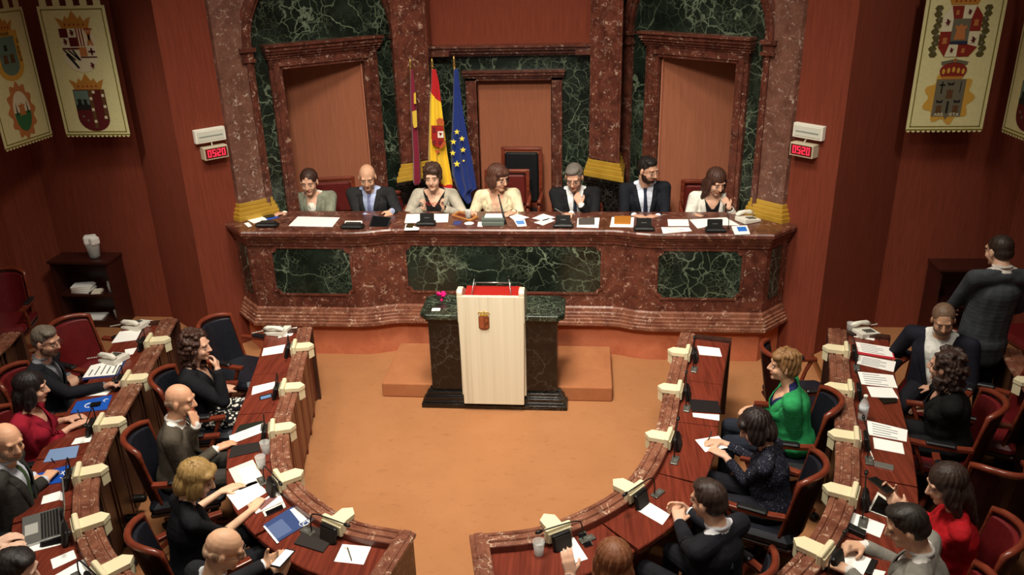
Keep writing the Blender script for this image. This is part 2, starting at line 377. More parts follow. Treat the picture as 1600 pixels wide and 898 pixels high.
# ---- apse: angled niche walls of green marble with framed cloth panels
NA, NB = (1.453, 9.147), (2.452, 8.307)
FN = vert_frame(NA, NB)
for sx, side in ((-1, 'left'), (1, 'right')):
    Q = (Matrix.Diagonal((-1, 1, 1, 1)) @ FN) if sx < 0 else FN
    s0, s1, zt, ze = .195, 1.115, 2.86, .60
    m = MB()
    def rect(a, b, z0, z1, d0, d1, mm=None, mi=0):
        (mm or m).prism([(a, z0), (b, z0), (b, z1), (a, z1)], d0, d1, Q, mi)
    rect(-.45, s0, ze, WZ, -.06, 0); rect(s1, 1.50, ze, WZ, -.06, 0); rect(s0, s1, zt, WZ, -.06, 0)
    struct('wall_niche_'+side, m, 'green_marble')
    m = MB()                                           # arch strip: two jambs, imposts and the round arch
    for a, b in ((-.31, -.165), (1.395, 1.505)):
        rect(a, b, ze, 2.96, 0, .05); rect(a+.035, b-.035, ze, 2.96, .05, .075)
        for k, (z0, z1, e) in enumerate(((2.96, 2.99, .015), (2.99, 3.06, .0), (3.06, 3.10, .025))): rect(a-e, b+e, z0, z1, 0, .075+e)
    N = 22; sc0 = .615
    for (r0, r1, d) in ((.78, .91, .05), (.815, .875, .08)):
        pts = [(sc0+r1*math.cos(PI*i/N), 3.10+r1*math.sin(PI*i/N)) for i in range(N+1)]
        pin = [(sc0+r0*math.cos(PI*i/N), 3.10+r0*math.sin(PI*i/N)) for i in range(N+1)]
        for i in range(N): m.prism([pts[i], pts[i+1], pin[i+1], pin[i]], 0, d, Q)
    struct('trim_arch_'+side, m, 'red_marble')
    m = MB()                                           # door frame with its cornice
    for a, b in ((.035, s0), (s1, 1.245)):
        rect(a, b, ze, 2.96, -.0, .05)
        c = (a+b)/2; rect(c-.035, c+.025, ze, 2.90, .05, .065)
    rect(.035, 1.245, zt, 2.97, 0, .05); rect(.09, 1.19, zt+.03, 2.93, .05, .065)
    for z0, z1, e in ((2.965, 2.99, .01), (2.99, 3.02, .03), (3.02, 3.05, .055), (3.05, 3.09, .075), (3.09, 3.115, .10)): rect(.02-e*.4, 1.26+e*.4, z0, z1, 0, .05+e)
    # reveals of the deep recess
    rect(s0-.02, s0, ze, zt, -.14, 0); rect(s1, s1+.02, ze, zt, -.64, 0); rect(s0-.02, s1+.02, zt, zt+.02, -.64, 0)
    struct('trim_doorframe_'+side, m, 'red_marble')
    m = MB()
    P = [Q @ Vector((s0, 0, -.05)), Q @ Vector((s1, 0, -.58))]; P2 = [Q @ Vector((s0, 0, -.09)), Q @ Vector((s1, 0, -.62))]
    m.prism([(P[0].x, P[0].y), (P[1].x, P[1].y), (P2[1].x, P2[1].y), (P2[0].x, P2[0].y)], ze, zt+.01); struct('wall_recess_'+side, m, 'niche_cloth')
    m = MB(); rect(s0, s0+.012, ze, zt, -.045, -.02); struct('trim_reveal_'+side, m, 'trim_light')
    # inner pillar on its pedestal
    pil = [(.86, 8.95), (1.18, 8.72), (1.22, 9.36), (.93, 9.6)]; pil = [(sx*x, y) for x, y in pil]
    m = MB(); m.prism(pil, 1.78, WZ)
    inner = [(sx*x, y) for x, y in [(.895, 8.915), (1.145, 8.735), (1.15, 8.77), (.92, 8.94)]]
    m.prism(poly_off(inner, .008), 1.80, WZ); struct('trim_pillar_inner_'+side, m, 'red_marble')
    m = MB()
    for z0, z1, e in ((1.60, 1.66, .055), (1.66, 1.71, .04), (1.71, 1.745, .028), (1.745, 1.785, .012)): m.prism(poly_off(pil, e), z0, z1)
    bevel(struct('trim_pillar_base_inner_'+side, m, 'gold'), .006)
    m = MB(); m.prism(poly_off(pil, .02), .60, 1.52)
    for z0, z1, e in ((1.50, 1.53, .035), (1.53, 1.565, .05), (1.565, 1.60, .065)): m.prism(poly_off(pil, e), z0, z1)
    struct('trim_pedestal_'+side, m, 'black_marble')
    # broad outer pilaster
    pil = [(2.50, 8.21), (2.75, 7.95), (2.86, 8.02), (3.0, 8.5), (2.7, 8.55)]; pil = [(sx*x, y) for x, y in pil]
    m = MB(); m.prism(pil, 1.56, WZ); struct('trim_pilaster_outer_'+side, m, 'red_marble_pale')
    m = MB()
    for z0, z1, e in ((1.385, 1.44, .055), (1.44, 1.48, .045), (1.48, 1.52, .028), (1.52, 1.565, .012)): m.prism(poly_off(pil, e), z0, z1)
    bevel(struct('trim_pilaster_base_outer_'+side, m, 'gold'), .006)
# ---- centre bay
m = MB(); y = 9.55
m.box((-.68, y+.05, 1.75), (.52, .1, 2.4)); m.box((.68, y+.05, 1.75), (.52, .1, 2.4)); m.box((0, y+.05, 2.76), (.84, .1, .40))
struct('wall_center_marble', m, 'green_marble')
m = MB()
for sx in (-1, 1): m.box((sx*.49, y-.02, 1.6), (.12, .07, 1.96)); m.box((sx*.49, y-.06, 1.6), (.05, .02, 1.9))
m.box((0, y-.02, 2.57), (1.10, .07, .03))
for z, h, e in ((2.60, .03, .06), (2.63, .03, .09), (2.66, .02, .11)): m.box((0, y-e/2, z), (1.10+e*.6, .03+e, h))
struct('trim_doorframe_center', m, 'red_marble')
m = MB()
for z, h, e in ((2.845, .03, .05), (2.875, .04, .09), (2.91, .03, .13), (2.94, .025, .16)): m.box((0, y-e/2, z), (1.86, .04+e, h))
m.box((-.80, y-.15, 2.87), (.2, .12, .05)); m.box((.80, y-.15, 2.87), (.2, .12, .05))
struct('trim_cornice_center', m, 'red_marble')
m = MB(); m.box((0, y+.045, 4.3), (1.9, .1, 2.75)); struct('wall_center_upper', m, 'wall_cloth')
m = MB(); m.box((0, y+.09, 1.6), (.88, .05, 2.0)); struct('wall_recess_center', m, 'niche_cloth')
m = MB(); m.box((-.425, y+.03, 1.6), (.012, .06, 1.92)); m.box((.425, y+.03, 1.6), (.012, .06, 1.92)); struct('trim_reveal_center', m, 'trim_light')
# dais floor
m = MB(); m.prism([(-2.75, 7.95), (-2.5, 7.8), (2.5, 7.8), (2.75, 7.95), (2.6, 8.6), (1.3, 9.6), (-1.3, 9.6), (-2.6, 8.6)], 0, .62); struct('floor_dais', m, 'carpet')
# ================================================================ THE DAIS COUNTER
half = [(-2.83, 7.90), (-2.58, 7.64), (-1.56, 7.64), (-1.46, 7.645), (-1.34, 7.67), (-1.22, 7.72), (-1.12, 7.745), (-1.02, 7.75)]
FACE = half+[(-x, y) for x, y in reversed(half)]
dais = thing('dais_counter', 'long red marble dais counter with dark green marble panels behind the white lectern', 'counter', (0, 7.64, 0))
m = MB(); m.sweep(FACE, [(0, .50), (0, 1.24), (.08, 1.24), (.08, .50)]); obj('front_panel', m, 'red_marble', dais)
m = MB(); m.sweep(FACE, [(.08, 1.225), (-.018, 1.225), (-.018, 1.25), (-.03, 1.262), (-.03, 1.275), (-.045, 1.30), (-.06, 1.315), (-.06, 1.325), (-.078, 1.345), (-.078, 1.375), (-.066, 1.39), (.08, 1.39)])
obj('cornice', m, 'red_marble', dais)
m = MB(); top = [(x, y+.06) for x, y in FACE]+[(2.60, 8.27), (-2.60, 8.27)]
m.prism(top, 1.35, 1.3895); obj('worktop', m, 'red_marble', dais)
m = MB(); m.sweep(FACE, [(.08, .335), (-.03, .335), (-.065, .345), (-.085, .365), (-.085, .395), (-.07, .402), (-.07, .425), (-.055, .432), (-.055, .455), (-.04, .462), (-.04, .485), (-.025, .495), (-.02, .53), (0, .545), (.08, .545)])
obj('base_moulding', m, 'rail_marble', dais)
m = MB(); m.sweep(FACE, [(.0, 0), (.0, .34), (.08, .34), (.08, 0)]); obj('carpeted_plinth', m, 'carpet_wall', dais)
def notched(x0, x1, z0, z1, c=.045):
    pts = []
    for (cx, cz, a0) in ((x0, z0, 90), (x1, z0, 180), (x1, z1, 270), (x0, z1, 0)):
        for k in range(5):
            a = R(a0-90*k/4); pts.append((cx+c*math.cos(a), cz+c*math.sin(a)))
    return pts
for x0, x1, y in ((-2.345, -1.545, 7.64), (-.985, .985, 7.75), (1.545, 2.345, 7.64)):
    Q = Matrix(((1, 0, 0, 0), (0, 0, -1, y), (0, 1, 0, 0), (0, 0, 0, 1)))
    m = MB(); out = notched(x0-.022, x1+.022, .70-.022, 1.195+.022, .05); inn = notched(x0, x1, .70, 1.195, .05); n = len(out)
    for i in range(n): m.prism([out[i], out[(i+1) % n], inn[(i+1) % n], inn[i]], 0, .014, Q)
    obj('panel_frame', m, 'red_marble', dais)
    m = MB(); m.prism(notched(x0, x1, .70, 1.195, .05), 0, .004, Q); obj('marble_panel', m, 'green_marble', dais)
for sx in (-1, 1):
    Q = vert_frame((-2.83, 7.90), (-2.58, 7.64)); Q = Q if sx < 0 else Matrix.Diagonal((-1, 1, 1, 1)) @ Q
    m = MB(); m.prism([(.11, .66), (.27, .66), (.27, 1.19), (.11, 1.19)], 0, .008, Q); obj('marble_panel', m, 'green_marble', dais)
# ================================================================ PLATFORM AND LECTERN
m = MB(); m.prism([(-1.095, 6.77), (1.095, 6.77), (1.095, 7.63), (-1.095, 7.63)], 0, .15)
bevel(tag(obj('speaker_platform', m, 'platform_carpet'), 'low carpeted platform behind the lectern', 'platform'), .012)
lec = thing('lectern', 'white marble lectern with crowned shield on a dark marble pedestal', 'lectern', (0, 6.8, 0))
m = MB()
for z0, z1, e in ((0, .045, .0), (.045, .065, .02), (.065, .10, .03), (.10, .115, .045), (.115, .14, .06)):
    m.prism([(-.68+e, 6.585+e), (.68-e, 6.585+e), (.68-e, 7.14-e), (-.68+e, 7.14-e)], z0, z1)
bevel(obj('plinth', m, 'black_marble', lec), .006)
for sx in (-1, 1):
    m = MB(); m.prism([(sx*.27, 6.68), (sx*.585, 6.68), (sx*.585, 7.05), (sx*.27, 7.05)], .14, .87)
    m.prism([(sx*.26, 6.655), (sx*.60, 6.655), (sx*.60, 7.07), (sx*.26, 7.07)], .86, .885)
    obj('pedestal', m, 'black_marble', lec)
    m = MB(); c = .06
    m.prism([(sx*.25, 6.625), (sx*(.655-c), 6.625), (sx*.655, 6.625+c), (sx*.655, 7.10-c), (sx*(.655-c), 7.10), (sx*.25, 7.10)], .885, .94)
    bevel(obj('wing_top', m, 'green_marble_fine', lec), .012, 3)
m = MB(); y0, y1 = 6.55, 6.59
Q = Matrix(((1, 0, 0, 0), (0, 0, -1, y1), (0, 1, 0, 0), (0, 0, 0, 1)))
m.prism([(-.27, .075), (.285, .075), (.305, 1.155), (-.29, 1.155)], 0, .04, Q); bevel(obj('front_slab', m, 'white_marble', lec), .005)
for sx, xb, xt in ((-1, -.27, -.29), (1, .285, .305)):
    Q = Matrix(((0, 0, 1, 0), (1, 0, 0, 0), (0, 1, 0, 0), (0, 0, 0, 1)))
    m = MB(); a, b = (xt-.0, xt+.05) if sx < 0 else (xt-.05, xt)
    pr = [(6.552, .9), (6.552, 1.19), (6.58, 1.21), (6.66, 1.205), (6.84, 1.10), (6.90, .90), (6.90, .30), (6.60, .14), (6.60, .9)]
    m.prism(pr, a, b, Q); o = bevel(obj('side_slab', m, 'white_marble', lec), .006)
m = MB(); Q = Matrix(((0, 0, 1, 0), (1, 0, 0, 0), (0, 1, 0, 0), (0, 0, 0, 1)))
m.prism([(6.592, 1.04), (6.592, 1.08), (6.86, 1.13), (6.86, 1.09)], -.24, .255, Q); obj('reading_desk', m, 'red_baize', lec)
m = MB(); m.box((.007, 6.86, .90), (.49, .03, .44)); obj('back_panel', m, 'red_baize', lec)
m = MB(); m.tube([(-.16, 6.84, 1.17), (.16, 6.84, 1.17)], .005); m.tube([(-.16, 6.84, 1.17), (-.16, 6.84, 1.11)], .004); m.tube([(.16, 6.84, 1.17), (.16, 6.84, 1.11)], .004); obj('holder_bar', m, 'steel', lec)
for sx in (-1, 1):
    g = MB(); g.tube([(sx*.17, 6.70, 1.07), (sx*.175, 6.70, 1.12), (sx*.155, 6.76, 1.24)], .004, 6); o = obj('microphone', g, 'steel', lec)
    g = MB(); g.tube([(sx*.155, 6.76, 1.24), (sx*.150, 6.77, 1.27)], [.005, .006], 8); obj('microphone_head', g, 'black_plastic', o)
# shield and crown on the front
Q = Matrix(((1, 0, 0, -.055), (0, 0, -1, 6.55), (0, 1, 0, .905), (0, 0, 0, 1)))
sh = [(-.048, .065), (.048, .065), (.048, -.035)]+[(.048*math.cos(R(a)), -.035+.03*math.sin(R(a))) for a in range(-15, -180, -15)]+[(-.048, -.035)]
g = MB(); g.prism(sh, 0, .010, Q); shield = bevel(obj('shield', g, 'bronze', lec), .003)
g = MB(); g.prism([(-.040, .058), (-.002, .058), (-.002, -.048), (-.034, -.048), (-.040, -.035)], .010, .013, Q)
for i, (a, b) in enumerate(((-.03, .035), (-.014, .035), (-.03, .012), (-.014, .012))): g.prism([(a-.004, b-.006), (a+.004, b-.006), (a+.004, b+.008), (a-.004, b+.008)], .013, .016, Q)
g.prism([(.010, -.045), (.030, -.018), (.042, -.030), (.024, -.05)], .010, .014, Q); g.prism([(.015, .005), (.034, .02), (.03, .045), (.012, .04)], .010, .013, Q)
obj('shield_relief', g, C_((146, 78, 48), .5), shield)
g = MB()
for k in range(4):
    cx = -.036+.024*k; pts = [Q @ Vector((cx+.014*math.cos(R(a)), .092+.014*math.sin(R(a)), .006)) for a in range(-30, 220, 25)]
    g.tube(pts, .0035, 6)
g.prism([(-.034, .070), (.034, .070), (.040, .082), (-.040, .082)], 0, .009, Q); g.ell(Q @ Vector((0, .112, .006)), (.005, .004, .008))
obj('crown', g, 'gold', lec)
# card and ribbon on the left wing
m = MB(); m.box((-.515, 6.74, .942), (.075, .055, .004), .05); tag(obj('name_card', m, 'paper'), 'small white card on the left marble wing of the lectern', 'card')
m = MB()
for k in range(7):
    a = 2*PI*k/7; m.ell((-.50+.028*math.cos(a), 6.96+.014*math.sin(a), 1.00+.012*math.sin(a*2)), (.022, .012, .014), None, 8, 6)
m.tube([(-.50, 6.96, .94), (-.50, 6.96, .99)], .006, 6); m.lathe([(.02, .94), (.012, .95), (.004, .952)], (-.50, 6.96, 0))
tag(obj('fabric_flower', m, C_((214, 20, 110))), 'magenta fabric flower at the back of the lectern left wing', 'flower')
# ================================================================ BENCHES
def frame_on(path, x, y):        # nearest point on a plan polyline; returns (point, tangent, arclength)
    best = None; acc = 0; p = Vector((x, y))
    for a, b in zip(path[:-1], path[1:]):
        a, b = Vector(a), Vector(b); d = b-a; L = d.length; t = max(0, min(1, (p-a).dot(d)/L/L)); q = a+d*t
        e = (p-q).length
        if best is None or e < best[0]: best = (e, q, d.normalized(), acc+L*t)
        acc += L
    return best[1], best[2], best[3]
def bench(side, raw, label, rail_z, desk_z, hw, depth, seatz, joints, face_mat, wood_m, end_tip=True):
    sx = -1 if side == 'left' else 1
    path = [(sx*x, y) for x, y in smooth_path(raw, 7)]           # from the far end to the tip
    # travelling towards the camera: left of travel is +x; arena is -x for the right bench, +x for the left one
    ar = -1 if sx > 0 else 1                                     # sign of the offset that points to the arena
    root = thing('curved_bench', label, 'bench', (path[0][0], path[0][1], 0))
    h = hw
    prof = [(h*.92, rail_z-.035), (h, rail_z-.022), (h*.95, rail_z-.008), (h*.55, rail_z-.004), (h*.50, rail_z-.012), (h*.38, rail_z-.012), (h*.30, rail_z), (-h*.30, rail_z), (-h*.38, rail_z-.012), (-h*.5, rail_z-.012), (-h*.55, rail_z-.004), (-h*.95, rail_z-.008), (-h, rail_z-.022), (-h*.92, rail_z-.035)]
    m = MB(); m.sweep(path, prof); obj('marble_rail', m, 'rail_marble', root)
    m = MB(); m.sweep(path, [(ar*-.02, 0), (ar*-.02, rail_z-.03), (ar*.0, rail_z-.03), (ar*.0, 0)]); obj('base_wall', m, face_mat, root)
    # upright boards on the arena face
    P = [Vector(p) for p in path]; acc = [0]
    for a, b in zip(P[:-1], P[1:]): acc.append(acc[-1]+(b-a).length)
    L = acc[-1]
    def pt(s):
        s = max(0, min(L-1e-6, s))
        for i in range(len(P)-1):
            if acc[i+1] >= s:
                t = (s-acc[i])/(acc[i+1]-acc[i]); return P[i].lerp(P[i+1], t), (P[i+1]-P[i]).normalized()
        return P[-1], (P[-1]-P[-2]).normalized()
    step = .30; k = 0; m = MB(); m2 = MB()
    while (k+1)*step < L+.05:
        s = (k+.5)*step; p, t = pt(s); n = Vector((-t.y, t.x))*ar; a = math.atan2(t.y, t.x)
        c = p+n*.012; m.bbox((c.x, c.y, (rail_z-.04)/2+.02), (.215, .022, rail_z-.12), .006, a)
        p, t = pt(k*step+.02); n = Vector((-t.y, t.x))*ar; a = math.atan2(t.y, t.x); c = p+n*.012
        m2.bbox((c.x, c.y, (rail_z-.04)/2), (.035, .032, rail_z-.05), .004, a); k += 1
    obj('face_board', m, wood_m, root); obj('face_post', m2, face_mat, root)
    # desktop boards between the joints
    js = [0]+[frame_on(path, sx*x, y)[2] for x, y in joints]+[L]
    inn, out = hw-.005, depth
    for a, b in zip(js[:-1], js[1:]):
        n_ = max(2, int((b-a)/.08)); sub = [pt(a+.003+(b-a-.006)*i/n_)[0] for i in range(n_+1)]
        m = MB(); m.sweep([tuple(q) for q in sub], [(-ar*inn, desk_z-.035), (-ar*inn, desk_z), (-ar*(out-.006), desk_z), (-ar*out, desk_z-.006), (-ar*out, desk_z-.035)])
        obj('desktop', m, 'desk_wood', root)
    m = MB(); ns = [tuple(q) for q in P]
    m.sweep(ns, [(-ar*(out-.03), desk_z-.09), (-ar*(out-.03), desk_z-.036), (-ar*(out-.05), desk_z-.036), (-ar*(out-.05), desk_z-.09)]); obj('apron', m, wood_m, root)
    m = MB(); m.sweep(ns, [(-ar*(hw+.0), desk_z-.01), (-ar*(hw+.0), rail_z-.012), (-ar*(hw-.015), rail_z-.012), (-ar*(hw-.015), desk_z-.01)]); obj('rear_lip', m, wood_m, root)
    for (s, nm) in ((.0, 1), (L, 0)):
        if nm == 0 and not end_tip: continue
        p, t = pt(s); n = Vector((-t.y, t.x))*(-ar); a = p-n*hw; b = p+n*(out+.01); e = t*(.045 if nm == 0 else -.02)
        m = MB(); q = [a-t*.03+e, b-t*.03+e, b+t*.03+e, a+t*.03+e]
        m.prism([tuple(v) for v in q], 0, rail_z-.03)
        o = obj('end_panel', m, 'dark_panel_wood' if nm else 'red_marble', root)
        m = MB(); zt = rail_z if nm == 0 else desk_z+.012
        w_ = .055 if nm == 0 else .022
        d0 = [a-t*w_+e, b-t*w_+e, b+t*w_+e, a+t*w_+e]; m.prism([tuple(v) for v in d0], zt-.035, zt-.006)
        d0 = [a-t*w_*.5+e, b-t*w_*.5+e, b+t*w_*.5+e, a+t*w_*.5+e]; m.prism([tuple(v) for v in d0], zt-.01, zt+.002)
        bevel(obj('end_capping', m, 'rail_marble' if nm == 0 else 'panel_wood', root), .006)
    return path
def J(raw_px, z): return raw_px
fj = [(1.57, 5.93), (1.44, 5.30), (1.28, 4.66), (.92, 4.14)]
oj = [(2.82, 5.88), (2.67, 5.20), (2.51, 4.56), (2.28, 3.98), (1.9, 3.5)]
FRZ, FDZ, ORZ, ODZ = .775, .72, .87, .815
PF = {}
PF['LF'] = bench('left', RFRONT, 'curved front row bench on the left with four seated people behind it', FRZ, FDZ, .066, .365, 0, fj, 'panel_wood', 'panel_wood')
PF['RF'] = bench('right', RFRONT, 'curved front row bench on the right with the woman in the green jacket behind it', FRZ, FDZ, .066, .365, 0, fj, 'panel_wood', 'panel_wood')
PF['LO'] = bench('left', ROUTER, 'curved second row bench on the left with an open laptop on it', ORZ, ODZ, .076, .415, TIER, oj, 'dark_panel_wood', 'dark_panel_wood', False)
PF['RO'] = bench('right', ROUTER, 'curved second row bench on the right with a water bottle on it', ORZ, ODZ, .076, .415, TIER, oj, 'dark_panel_wood', 'dark_panel_wood', False)
PF['LT'] = bench('left', RTHIRD, 'third row bench cut off by the left edge of the photo', .95, .90, .076, .40, TIER, [(4.0, 5.2)], 'dark_panel_wood', 'dark_panel_wood', False)
PF['RT'] = bench('right', RTHIRD, 'third row bench cut off by the right edge of the photo', .95, .90, .076, .40, TIER, [(4.0, 5.2)], 'dark_panel_wood', 'dark_panel_wood', False)
# ================================================================ CONSOLES (local: +y to the arena, x along the rail, z=0 the rail top)
def make_console(drop, hw, mic_side):
    root = thing('desk_console', 'x', 'console')
    g = MB(); Q = Matrix(((0, 0, 1, 0), (1, 0, 0, 0), (0, 1, 0, 0), (0, 0, 0, 1)))
    # saddle over the rail: tapering, pointed to the arena
    y0, y1 = -hw*.55, hw+.045
    pts = [(-.052, y0), (.052, y0), (.052, y1-.035), (0, y1+.006), (-.052, y1-.035)]
    g.prism(pts, -.002, .030)
    pts2 = [(-.047, hw+.004), (.047, hw+.004), (.047, y1-.038), (0, y1+.001), (-.047, y1-.038)]
    g.prism(pts2, -.085, -.001); bevel(obj('saddle', g, 'cream', root), .004)
    g = MB(); g.bbox((0, -hw*.55-.012, .012), (.175, .032, .095), .006); g.bbox((0, -hw*.55-.034, .004), (.155, .016, .075), .005); obj('upright_bar', g, 'cream', root)
    g = MB(); g.bbox((-.01*mic_side, -hw-.045, -.004), (.125, .028, .105), .008, 0, 0, Matrix.Rotation(R(-14), 4, 'X')); sp = obj('speaker_box', g, 'black_plastic', root)
    g = MB(); g.bbox((-.01*mic_side, -hw-.062, -.008), (.105, .006, .085), .004, 0, 0, Matrix.Rotation(R(-14), 4, 'X')); obj('speaker_grille', g, 'dark_grille', sp)
    g = MB(); g.bbox((mic_side*.155, -hw-.06, drop+.006), (.10, .05, .012), .004); bp = obj('microphone_base', g, 'grey_metal', root)
    g = MB(); g.box((mic_side*.165, -hw-.065, drop+.0135), (.03, .014, .003)); obj('button', g, 'steel', bp)
    g = MB(); x0 = mic_side*.130; pp = [(x0, -hw-.05, drop+.01), (x0, -hw-.05, drop+.07), (x0-mic_side*.012, -hw-.045, .075), (x0-mic_side*.05, -hw-.04, .095), (x0-mic_side*.16, -hw-.03, .098), (x0-mic_side*.26, -hw-.02, .095)]
    g.tube(smooth_path(pp, 4), .0045, 6); gn = obj('gooseneck', g, 'black_plastic', root)
    g = MB(); e = Vector(pp[-1]); g.tube([e, e+Vector((-mic_side*.02, 0, 0)), e+Vector((-mic_side*.04, 0, 0))], [.010, .012, .008], 8); obj('microphone_head', g, 'black_plastic', gn)
    return root
_con = {}
def console(key, px, py, label, mic=1, group='cream consoles along the bench rails', nudge=0):
    rz, dz, hw = {'F': (FRZ, FDZ, .066), 'O': (ORZ, ODZ, .076), 'T': (.95, .90, .076)}[key[1]]
    x, y = at(px, py, rz+.03); p, t, s = frame_on(PF[key], x, y)
    ar = -1 if key[0] == 'R' else 1; n = Vector((-t.y, t.x))*ar; rot = math.atan2(n.y, n.x)-PI/2
    q = (key[1], mic)
    if q not in _con: o = _con[q] = make_console(dz-rz, hw, mic); o.location = (p.x, p.y, rz); o.rotation_euler = (0, 0, rot); o['label'] = label; o['group'] = group
    else: o = dup(_con[q], (p.x, p.y, rz), rot, label, group)
    return o
for (k, px, py, lb, mc) in (
    ('LF', 472, 539, 'cream console beside the white telephone on the left front bench', -1),
    ('LF', 456, 602, 'cream console in front of the curly haired woman on the left front bench', -1),
    ('LF', 439, 666, 'cream console beside the papers and plastic cup on the left front bench', -1),
    ('LF', 448, 743, 'cream console at the bend in front of the blonde woman', -1),
    ('LF', 530, 809, 'cream console nearest the end of the left front bench behind the black folder', -1),
    ('RF', 1068, 548, 'cream console at the far end of the right front bench beside a lone sheet', -1),
    ('RF', 1054, 605, 'cream console between two empty places opposite the green jacket', -1),
    ('RF', 1036, 680, 'cream console in front of the woman writing on the right front bench', -1),
    ('RF', 982, 760, 'cream console in front of the man with clasped hands', 1),
    ('RF', 866, 820, 'cream console beside the plastic cup at the end of the right front bench', 1),
    ('LO', 247, 529, 'cream console at the far end of the left second row beside loose sheets', -1),
    ('LO', 216, 588, 'cream console touched by the man with glasses', -1),
    ('LO', 176, 656, 'cream console in front of the woman in the pink jacket', -1),
    ('LO', 143, 733, 'cream console in front of the bald man in the green tie', -1),
    ('LO', 138, 813, 'cream console behind the open laptop', -1),
    ('LO', 172, 885, 'cream console on the left second row cut by the bottom edge', -1),
    ('RO', 1312, 543, 'cream console at the far end of the right second row beside the telephone', -1),
    ('RO', 1320, 604, 'cream console beside the water bottle on the right second row', -1),
    ('RO', 1329, 679, 'cream console beside two stacked sheets and a grey plate', -1),
    ('RO', 1325, 767, 'cream console beside the white tablet', -1),
    ('RO', 1279, 857, 'cream console in front of the man in the light grey jacket', -1),
    ('LT', 2, 560, 'cream console on the third row bench at the left edge of the photo', -1),
    ('RT', 1594, 592, 'cream console on the third row bench at the right edge of the photo', -1)):
    console(k, px, py, lb, mc)
# ================================================================ CHAIRS (local: sitter faces +y, z=0 the floor)
def arc_back(root, w_, z0, z1, y0, lean, rad, leather, round_top, wood='chair_wood'):
    # concave upholstered back with a wooden outer shell
    n = 10; half = w_/2
    def pt(u, v, off):       # u -1..1 across, v 0..1 up
        top = 1-round_top*(abs(u)**4)
        z = z0+(z1-z0)*v*top; y = y0-lean*v+rad*(u*u)-off
        return (u*half*(1-.06*v), y, z)
    def slab(o1, o2, su, v0, v1):
        g = MB(); vs = []; fs = []; mrow = 8
        for off in (o1, o2):
            for j in range(mrow+1):
                for i in range(n+1): vs.append(pt((i/n*2-1)*su, v0+(v1-v0)*j/mrow, off))
        L = (n+1)*(mrow+1)
        for j in range(mrow):
            for i in range(n):
                a = j*(n+1)+i; fs.append((a, a+1, a+n+2, a+n+1)); fs.append((L+a, L+a+n+1, L+a+n+2, L+a+1))
        for i in range(n): fs.append((i, L+i, L+i+1, i+1)); b = mrow*(n+1)+i; fs.append((b, b+1, L+b+1, L+b))
        for j in range(mrow):
            a = j*(n+1); fs.append((a, a+n+1, L+a+n+1, L+a)); a += n; fs.append((a, L+a, L+a+n+1, a+n+1))
        g.add(vs, fs, 0, False); return g
    o = obj('backrest', slab(-.035, .0, .88, .03, .93), leather, root); bevel(o, .012, 3)
    s = obj('back_shell', slab(.0, .016, .97, 0, .97), 'shell_wood', root)
    g = MB(); rim = [Vector(pt(-1, j/8, .004)) for j in range(0, 9)]+[Vector(pt(i/n*2-1, 1, .004)) for i in range(1, n)]+[Vector(pt(1, j/8, .004)) for j in range(8, -1, -1)]
    g.tube(rim, [.012]*7+[.016, .021]+[.022]*(n-1)+[.021, .016]+[.012]*7, 8); obj('back_rim', g, wood, root)
plain('shell_wood', (52, 22, 18), .3, .5, 0, .2, 12)
def make_office_chair(leather, backh=.93):
    root = thing('office_chair', 'x', 'chair')
    g = MB(); g.bbox((0, .02, .455), (.50, .50, .09), .03); obj('seat', g, leather, root)
    g = MB(); g.bbox((0, .0, .40), (.47, .46, .035), .01); obj('seat_pan', g, 'shell_wood', root)
    arc_back(root, .45, .44, backh, -.25, .09, .12, leather, .05)
    for sx in (-1, 1):
        g = MB(); pp = [(sx*.255, -.17, .665), (sx*.275, -.05, .675), (sx*.28, .12, .675), (sx*.27, .235, .665)]
        pts = smooth_path([(p[0], p[1]) for p in pp], 4)
        g.sweep(pts, [(-.024, .655), (-.024, .685), (.024, .685), (.024, .655)]); 
        g.tube([(sx*.272, .19, .66), (sx*.275, .15, .56), (sx*.25, .10, .43)], [.02, .018, .02], 6)
        a = bevel(obj('armrest', g, 'chair_wood', root), .006)
        g = MB(); g.bbox((sx*.279, .03, .692), (.056, .19, .024), .009); obj('arm_pad', g, 'black_leather', a)
    g = MB(); g.lathe([(.03, .08), (.03, .22), (.022, .22), (.022, .39), (.05, .39)], n=12); obj('column', g, 'black_plastic', root)
    for k in range(5):
        a = 2*PI*k/5+.3; d = Vector((math.cos(a), math.sin(a), 0))
        g = MB(); g.tube([d*.02+Vector((0, 0, .13)), d*.18+Vector((0, 0, .115)), d*.30+Vector((0, 0, .075))], [.03, .024, .016], 6)
        l = obj('base_leg', g, 'chair_wood', root)
        g = MB(); c = d*.30; sd = Vector((-d.y, d.x, 0))
        Q = Matrix.Translation((0, 0, 0)) @ Matrix(((sd.x, 0, d.x, 0), (sd.y, 0, d.y, 0), (0, 1, 0, 0), (0, 0, 0, 1)))
        for q in (-.016, .016):
            cc = c+sd*q+Vector((0, 0, .028)); rot = sd.to_track_quat('Z', 'Y').to_matrix().to_4x4()
            g.lathe([(.027, -.008), (.028, 0), (.027, .008)], cc, 12, M_=rot)
        obj('caster', g, 'black_plastic', l)
    return root
